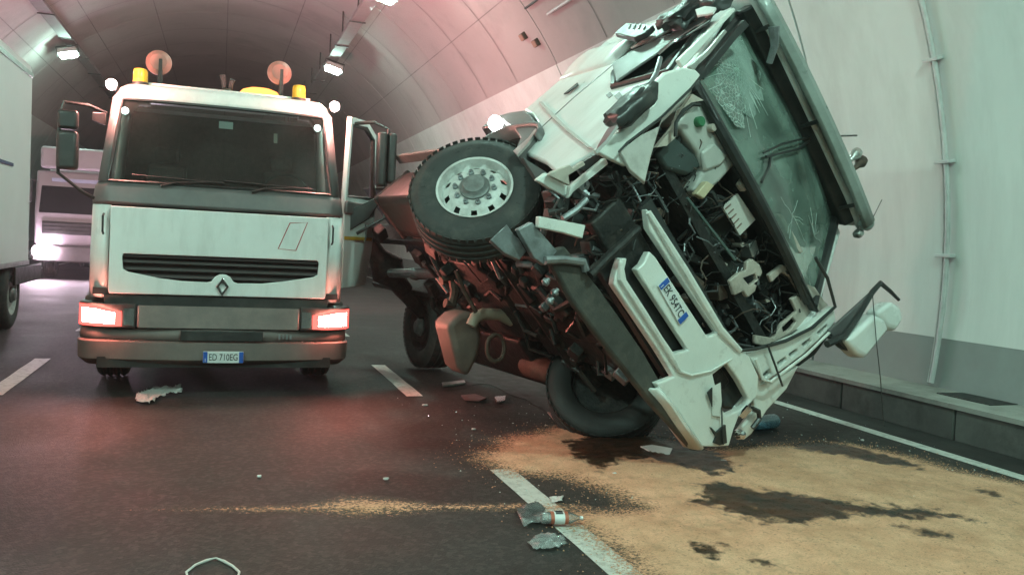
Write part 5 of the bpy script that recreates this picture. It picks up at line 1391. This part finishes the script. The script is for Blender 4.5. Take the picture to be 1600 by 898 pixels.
def sand_material():
    m = bpy.data.materials.new('absorbent_sand')
    m.use_nodes = True
    N, L = m.node_tree.nodes, m.node_tree.links
    b = N['Principled BSDF']
    tc = N.new('ShaderNodeTexCoord')

    def tex(scale, det=6):
        n = N.new('ShaderNodeTexNoise')
        n.inputs['Scale'].default_value = scale
        n.inputs['Detail'].default_value = det
        n.inputs['Roughness'].default_value = 0.7
        L.new(tc.outputs['Object'], n.inputs['Vector'])
        return n.outputs['Fac']

    def rng(v, a, b_, c, d):
        r = N.new('ShaderNodeMapRange')
        for k, q in zip(('From Min', 'From Max', 'To Min', 'To Max'), (a, b_, c, d)):
            r.inputs[k].default_value = q
        L.new(v, r.inputs['Value'])
        return r.outputs[0]

    def math_(op, a, b_):
        r = N.new('ShaderNodeMath')
        r.operation = op
        for i, v in enumerate((a, b_)):
            if isinstance(v, (int, float)):
                r.inputs[i].default_value = v
            else:
                L.new(v, r.inputs[i])
        return r.outputs[0]

    def mix(f, a, b_):
        r = N.new('ShaderNodeMix')
        r.data_type = 'RGBA'
        L.new(f, r.inputs['Factor'])
        for k, v in (('A', a), ('B', b_)):
            if isinstance(v, tuple):
                r.inputs[k].default_value = (*v, 1)
            else:
                L.new(v, r.inputs[k])
        return r.outputs['Result']

    def attr(n):
        a = N.new('ShaderNodeAttribute')
        a.attribute_name = n
        return a.outputs['Fac']
    c = mix(rng(tex(2.6, 10), 0.35, 0.65, 0, 1), (0.60, 0.30, 0.175), (0.84, 0.47, 0.30))
    c = mix(rng(tex(11, 8), 0.52, 0.75, 0, 0.6), c, (0.26, 0.17, 0.10))
    c = mix(rng(tex(160, 3), 0.4, 0.7, 0, 0.55), c, (0.30, 0.20, 0.12))
    oil = rng(math_('ADD', math_('MULTIPLY', attr('oil'), 1.7), math_('MULTIPLY', math_('SUBTRACT', tex(8, 14), 0.5), 3.4)), 0.62, 1.05, 0, 1)
    oil = math_('MULTIPLY', oil, rng(attr('oil'), 0.0, 0.15, 0, 1))
    oc = mix(rng(tex(5), 0.4, 0.6, 0, 1), (0.020, 0.013, 0.007), (0.080, 0.030, 0.014))
    c = mix(oil, c, oc)
    L.new(c, b.inputs['Base Color'])
    L.new(rng(oil, 0, 1, 0.9, 0.42), b.inputs['Roughness'])
    al = rng(math_('ADD', attr('cover'), math_('MULTIPLY', math_('SUBTRACT', tex(55, 12), 0.5), 2.8)), 0.25, 0.85, 0, 1)
    al = math_('MULTIPLY', al, rng(attr('cover'), 0.02, 0.12, 0, 1))
    L.new(al, b.inputs['Alpha'])
    bp = N.new('ShaderNodeBump')
    bp.inputs['Strength'].default_value = 0.6
    bp.inputs['Distance'].default_value = 0.01
    L.new(math_('ADD', tex(18), math_('MULTIPLY', tex(140, 3), 0.4)), bp.inputs['Height'])
    L.new(bp.outputs[0], b.inputs['Normal'])
    return m


SANDM = sand_material()


def spill(name, x0, x1, y0, y1, step, cover, oil, label, cat):
    nx, ny = int((x1 - x0) / step) + 1, int((y1 - y0) / step) + 1
    xs, ys = np.linspace(x0, x1, nx), np.linspace(y0, y1, ny)
    X, Y = np.meshgrid(xs, ys)
    wob = np.array([[noise.noise(Vector((x * 2.2, y * 2.2, 0.3))) * 0.10 + noise.noise(Vector((x * 7, y * 7, 2.3))) * 0.05 for x in xs] for y in ys])
    C = cover(X, Y, wob)
    O = oil(X, Y, wob)
    keep = C > 0.0
    fine = np.array([[noise.noise(Vector((x * 16, y * 16, 4.1))) + 0.6 * noise.noise(Vector((x * 38, y * 38, 8.1))) for x in xs] for y in ys])
    Z = 0.006 + np.clip(C, 0, 1) ** 2 * (0.016 + 0.10 * wob + 0.011 * fine)
    Z = np.maximum(Z, 0.006)
    idx = -np.ones(X.shape, int)
    f = keep[:-1, :-1] & keep[1:, :-1] & keep[:-1, 1:] & keep[1:, 1:]
    use = np.zeros(X.shape, bool)
    use[:-1, :-1] |= f; use[1:, :-1] |= f; use[:-1, 1:] |= f; use[1:, 1:] |= f
    idx[use] = np.arange(use.sum())
    V = np.stack([X[use], Y[use], Z[use]], 1)
    ii, jj = np.nonzero(f)
    F = np.stack([idx[ii, jj], idx[ii, jj + 1], idx[ii + 1, jj + 1], idx[ii + 1, jj]], 1)
    me = bpy.data.meshes.new(name)
    me.from_pydata(V.tolist(), [], F.tolist())
    for nm, A in (('cover', C), ('oil', O)):
        a = me.attributes.new(nm, 'FLOAT', 'POINT')
        a.data.foreach_set('value', np.clip(A[use], 0, 1).astype(np.float32))
    me.polygons.foreach_set('use_smooth', [True] * len(me.polygons))
    me.materials.append(SANDM)
    o = bpy.data.objects.new(name, me)
    COL.objects.link(o)
    tag(o, label, cat, kind='stuff')
    return o


def oilmap(X, Y, w):
    O = np.zeros(X.shape)
    for poly, s in OIL:
        O = np.maximum(O, s * np.clip((sdist(X, Y, poly) + w * 0.7 + 0.13) / 0.26, 0, 1))
    return O


CRUMB = mat('glass_crumb', (0.55, 0.62, 0.6), 0.15, var=0.2)
SANDO = spill('sand_spill', 1.2, 6.4, 2.9, 7.2, 0.03, lambda X, Y, w: np.clip((sdist(X, Y, SAND_POLY) + w * 0.55 + 0.14) / 0.36, 0, 1), oilmap,
      'ochre absorbent sand with dark oil stains spread before the overturned truck', 'sand')


def strip_cover(X, Y, w):
    line = np.interp(X, [-0.4, 0.2, 0.8, 1.7, 2.2], [5.08, 4.98, 4.93, 4.78, 4.7])
    wid = np.interp(X, [-0.5, 0.0, 0.45, 0.75, 0.95, 1.3, 1.9, 2.2], [0.02, 0.045, 0.05, 0.14, 0.13, 0.06, 0.07, 0.05])
    c = np.interp(X, [-0.5, 0.2, 0.6, 0.85, 1.2, 1.9, 2.2], [0.15, 0.45, 0.5, 0.85, 0.55, 0.55, 0.4])
    return np.clip(c * (1.05 - np.abs(Y - line + w * 0.35) / (wid * 1.9)), 0, 1)


spill('sand_streak', -0.5, 2.2, 4.5, 5.4, 0.02, strip_cover, lambda X, Y, w: X * 0, 'thin ochre streak of sand across the dark lane before the recovery truck', 'sand')

# loose clumps of sand and crumbs of windscreen glass
def scatter(name, n, region, size, m, parent, seed, test, zbase):
    rs = random.Random(seed)
    rg = np.random.default_rng(seed)
    V, F = [], []
    X = rg.uniform(region[0], region[1], n * 30)
    Y = rg.uniform(region[2], region[3], n * 30)
    ok = np.nonzero(rg.random(n * 30) < test(X, Y))[0][:n]
    for x, y in zip(X[ok].tolist(), Y[ok].tolist()):
        r = size * rs.uniform(0.35, 1.0) ** 2
        b = len(V)
        q = [(1, 0, 0), (-0.6, 0.9, 0), (-0.5, -0.8, 0), (0.1, 0, 1.1)]
        a = rs.uniform(0, 2 * PI)
        for px, py, pz in q:
            V.append((x + r * (px * math.cos(a) - py * math.sin(a)), y + r * (px * math.sin(a) + py * math.cos(a)), zbase + r * pz * rs.uniform(0.4, 1.0)))
        F += [(b, b + 1, b + 3), (b + 1, b + 2, b + 3), (b + 2, b, b + 3)]
    me = bpy.data.meshes.new(name)
    me.from_pydata(V, [], F)
    me.materials.append(m)
    o = bpy.data.objects.new(name, me)
    COL.objects.link(o)
    o.parent = parent
    o['kind'] = 'stuff'
    return o


def edge_density(X, Y):
    d = sdist(X, Y, SAND_POLY)
    return np.where((d > -0.4) & (d < 0.25), np.exp(-7 * np.maximum(0, -d)) * np.exp(-6 * np.maximum(0, d)), 0.03 * (d >= 0.25))


scatter('sand_clumps', 3600, (1.3, 6.2, 3.0, 7.1), 0.0075, mat('sand_clump', (0.56, 0.30, 0.17), 0.95, var=0.3, scale=12), SANDO, 5, edge_density, 0.008)
gl = scatter('broken_glass', 700, (1.6, 6.0, 3.6, 8.5), 0.010, CRUMB, None, 8, lambda X, Y: np.exp(-0.9 * np.hypot(X - 3.6, Y - 6.0)), 0.006)
tag(gl, 'tiny crumbs of broken glass sprinkled on the road around the overturned cab', 'glass')
# dark oil film on the asphalt under the wreck
def oil_film():
    m = mat('oil_film', (0.016, 0.012, 0.010), 0.6, var=0.5, scale=6, rvar=0.12, spec=0.2)
    poly = [p[:2] for p in [(2.279, 8.771, 0.0), (2.898, 9.158, 0.0), (3.029, 7.676, 0.0), (3.112, 7.078, 0.0), (3.573, 6.713, 0.0), (3.83, 5.973, 0.0), (4.823, 6.128, 0.0), (5.257, 6.078, 0.0), (5.321, 6.874, 0.0), (5.321, 7.506, 0.0), (5.236, 9.091, 0.0), (4.911, 11.295, 0.0), (3.541, 11.248, 0.0)]]
    mb = MB()
    pts = []
    for i in range(len(poly)):
        a, b = Vector(poly[i]), Vector(poly[(i + 1) % len(poly)])
        for k in range(6):
            p = a.lerp(b, k / 6)
            pts.append((p.x + 0.10 * noise.noise(Vector((p.x * 3, p.y * 3, 1))), p.y + 0.10 * noise.noise(Vector((p.x * 3, p.y * 3, 7))), 0.0045))
    mb.prism(pts, (0, 0, 0.001))
    return tag(mb.build('oil_puddle', m), 'dark oil film on the asphalt under the overturned truck', 'oil', kind='stuff')


oil_film()


def litter(name, outline, z, amp, m, label, cat, seed, thick=0.004, n=10, group=None):
    """crumpled sheet filling an outline on the road"""
    P = np.array(outline)
    x0, y0 = P[:, 0].min(), P[:, 1].min()
    x1, y1 = P[:, 0].max(), P[:, 1].max()
    nx = n * 2
    mb = MB()
    V = {}
    for i in range(nx + 1):
        for j in range(nx + 1):
            x, y = x0 + (x1 - x0) * i / nx, y0 + (y1 - y0) * j / nx
            if sdist(np.array([x]), np.array([y]), outline)[0] > -0.5 * max(x1 - x0, y1 - y0) / nx:
                h = abs(noise.noise(Vector((x * 14, y * 14, seed)))) + 0.5 * abs(noise.noise(Vector((x * 33, y * 33, seed + 3))))
                V[i, j] = mb.bm.verts.new((x, y, z + amp * h))
    for i in range(nx):
        for j in range(nx):
            q = [(i, j), (i + 1, j), (i + 1, j + 1), (i, j + 1)]
            if all(k in V for k in q):
                mb.bm.faces.new([V[k] for k in q])
    o = mb.build(name, m, solid=thick, smooth=25)
    return tag(o, label, cat, group)


CLOTH = mat('white_rag', (0.55, 0.52, 0.50), 0.9, var=0.15, scale=30)
litter('rag', [p[:2] for p in [(-0.684, 8.384, 0.02), (-0.657, 8.712, 0.02), (-0.541, 8.918, 0.02), (-0.342, 9.021, 0.02), (-0.305, 8.696, 0.02), (-0.424, 8.566, 0.02), (-0.504, 8.438, 0.02), (-0.531, 8.189, 0.02), (-0.634, 8.165, 0.02)]], 0.012, 0.045, CLOTH, 'crumpled white rag lying on the road before the recovery truck', 'rag', 1.0)
litter('plastic_film', [p[:2] for p in [(1.589, 4.165, 0.0), (1.71, 4.284, 0.0), (1.81, 4.203, 0.0), (1.777, 4.07, 0.0), (1.629, 4.023, 0.0), (1.583, 4.07, 0.0)]], 0.012, 0.03, CLEAR, 'crumpled clear plastic film beside the orange striped bottle', 'plastic', 2.0, 0.002)
litter('plastic_bag', [p[:2] for p in [(1.706, 4.691, 0.0), (1.873, 4.814, 0.0), (1.891, 4.684, 0.0), (1.775, 4.445, 0.0), (1.651, 4.401, 0.0)]], 0.012, 0.025, CLEAR, 'shiny clear plastic scrap on the sand streak by the white dash', 'plastic', 3.5, 0.002)
litter('paper_scrap', [p[:2] for p in [(1.999, 4.899, 0.0), (2.104, 4.923, 0.0), (2.05, 4.811, 0.0), (1.976, 4.797, 0.0)]], 0.010, 0.02, CLOTH, 'small pale paper scrap touching the white dash', 'paper', 5.5, 0.002)

# drinks bottle with an orange-striped label, lying on the lane dash
bpos = (1.862, 4.407, 0.0)
bt = empty('drinks_bottle', (bpos[0], bpos[1], 0.05), 'crushed clear drinks bottle with white and orange label on the lane dash', 'bottle')
bt.rotation_euler = (math.radians(90), 0, math.radians(80))
bt.scale = (0.85, 0.85, 0.85)
BM_ = Matrix.Diagonal((1, 0.8, 1, 1))
MB().lathe([(0.015, -0.12), (0.042, -0.118), (0.048, -0.10), (0.046, -0.06), (0.048, 0.0), (0.046, 0.05), (0.045, 0.085), (0.022, 0.125), (0.014, 0.14), (0.014, 0.16)], 20, BM_, cap=True).build('bottle_body', CLEAR, bt)
MB().lathe([(0.050, -0.055), (0.051, -0.05), (0.051, 0.05), (0.050, 0.055)], 20, BM_, cap=False).build('label_wrap', PLATE, bt)
for a in (-0.047, 0.047):
    MB().lathe([(0.0515, a - 0.012), (0.052, a), (0.0515, a + 0.012)], 20, BM_, cap=False).build('orange_stripe', mat('label_orange', (0.42, 0.11, 0.06), 0.6), bt)
for k in range(4):
    MB().box((0.051 * math.cos(1.0 + .35 * k), 0.042 * math.sin(1.0 + .35 * k), 0.0), (0.008, 0.006, 0.05)).build('label_print', INK, bt)
MB().lathe([(0.016, 0.145), (0.016, 0.165), (0.001, 0.166)], 14, BM_).build('cap', PLATE, bt)
# bluish bottle at the foot of the wreck
bpos = (4.769, 6.591, 0.0)
bt = empty('water_bottle', (bpos[0], bpos[1], 0.075), 'bluish clear plastic container lying under the wrecked bumper corner', 'bottle')
bt.rotation_euler = (math.radians(90), 0, math.radians(-75))
prof = [(0.02, -0.17), (0.06, -0.165), (0.07, -0.14)]
for k in range(8):
    prof += [(0.07 if k % 2 else 0.064, -0.11 + 0.03 * k)]
prof += [(0.06, 0.14), (0.025, 0.18), (0.018, 0.2)]
MB().lathe(prof, 20).build('bottle_body', BLUEPL, bt)
MB().lathe([(0.02, 0.19), (0.02, 0.215), (0.001, 0.216)], 12).build('cap', BLUEP, bt)
# white strap loop
loop = [(-0.1, 4.098, 0.008), (-0.064, 4.178, 0.008), (-0.016, 4.227, 0.008), (0.027, 4.252, 0.008), (0.064, 4.202, 0.008), (0.104, 4.129, 0.008), (0.131, 4.051, 0.008), (0.121, 3.961, 0.008), (0.05, 3.902, 0.008), (-0.044, 3.943, 0.008), (-0.089, 4.019, 0.008)]
tag(MB().tube(loop, [0.006, 0.006, 0.007, 0.004, 0.007, 0.006, 0.006, 0.005, 0.006, 0.006, 0.006], 6, closed=True).build('strap_loop', mat('strap_white', (0.62, 0.62, 0.58), 0.5)), 'loop of thin white strap lying on the dark asphalt', 'strap')
# broken bits
def shard(name, px, m, label, cat, seed, th=0.012):
    rs = random.Random(seed)
    P = [Vector(p) for p in px]
    mb = MB()
    mb.prism([(p.x, p.y, 0.012) for p in P], (0.002, 0, th))
    for v in mb.bm.verts:
        v.co.z += rs.uniform(-0.003, 0.012)
    tag(mb.build(name, m, bevel=0.002), label, cat, 'broken pieces on the road')


shard('white_shard', [(3.228, 6.047, 0.0), (3.347, 6.076, 0.0), (3.455, 5.935, 0.0), (3.358, 5.804, 0.0), (3.242, 5.9, 0.0)], PLATE, 'thin white plastic shard lying in the oil before the wreck', 'shard', 1)
shard('glass_shard', [(2.695, 8.233, 0.0), (2.841, 8.296, 0.0), (2.736, 8.023, -0.0), (2.647, 7.995, 0.0)], CLEAR, 'pale clear shard lying just before the wreck\'s rear axle', 'shard', 2)
shard('red_shard', [(2.387, 8.392, 0.0), (2.556, 8.456, 0.0), (2.593, 8.169, 0.0), (2.474, 8.04, 0.0), (2.35, 8.115, 0.0)], mat('lens_red', (0.10, 0.035, 0.03), 0.4), 'red lens fragment lying before the wreck\'s rear axle', 'shard', 3)
shard('trim_strip', [(2.38, 9.173, 0.0), (2.673, 9.295, -0.0), (2.628, 9.082, -0.0), (2.332, 8.927, 0.0)], ALU, 'bent metal trim strip lying by the wreck\'s rear wheel', 'trim', 4)
shard('rubber_strip', [(2.969, 7.435, 0.0), (3.049, 7.31, 0.0), (3.142, 6.86, 0.0), (3.011, 6.77, 0.0), (2.897, 7.043, 0.0)], mat('rosy_rubber', (0.25, 0.15, 0.13), 0.7), 'pinkish rubber strip trapped under the lowered front wheel', 'rubber', 6)
for i, p in enumerate([(0.285, 5.656, 0.0), (2.079, 6.865, 0.0), (1.907, 7.947, 0.0), (5.447, 6.081, 0.0), (4.513, 4.515, 0.0), (3.936, 4.306, 0.0), (2.675, 5.367, 0.0), (1.075, 5.477, 0.0), (3.699, 5.582, 0.0)]):
    o = lump('crumb', (p[0], p[1], 0.012), (0.014 + 0.006 * (i % 3), 0.012, 0.008), PLATE if i % 2 == 0 else CLOTH, i, None, 0.4, 2)
    tag(o, ['small pale crumb on the asphalt before the recovery truck plate', 'small pale crumb between the lane dash and the sand corner', 'small pale crumb just before the far lane dash by the wreck',
            'small pale crumb beside the edge line under the hanging wire', 'small pale crumb on the far end of the long oil stain', 'small pale crumb near the end of the long oil stain by the kerb side',
            'small pale crumb on the sand beside the front oil stain', 'small pale crumb on the asphalt above the sand streak', 'small pale crumb on the sand below the bumper corner'][i], 'debris', 'pale crumbs scattered on the road')

# ================================================================== HAZE in the tunnel air
hz = MB().box((0, 30.0, 4.0), (16.0, 112.0, 10.0)).build('haze', mat('haze_dummy', (1, 1, 1)), smooth=0)
hm = bpy.data.materials.new('tunnel_haze')
hm.use_nodes = True
hn_ = hm.node_tree.nodes
hn_.remove(hn_['Principled BSDF'])
pv = hn_.new('ShaderNodeVolumePrincipled')
pv.inputs['Color'].default_value = (0.95, 0.93, 0.93, 1)
pv.inputs['Density'].default_value = 0.0016
pv.inputs['Anisotropy'].default_value = 0.3
hm.node_tree.links.new(pv.outputs[0], hn_['Material Output'].inputs['Volume'])
hz.data.materials[0] = hm
tag(hz, 'thin smoky air filling the tunnel', 'haze', kind='stuff')
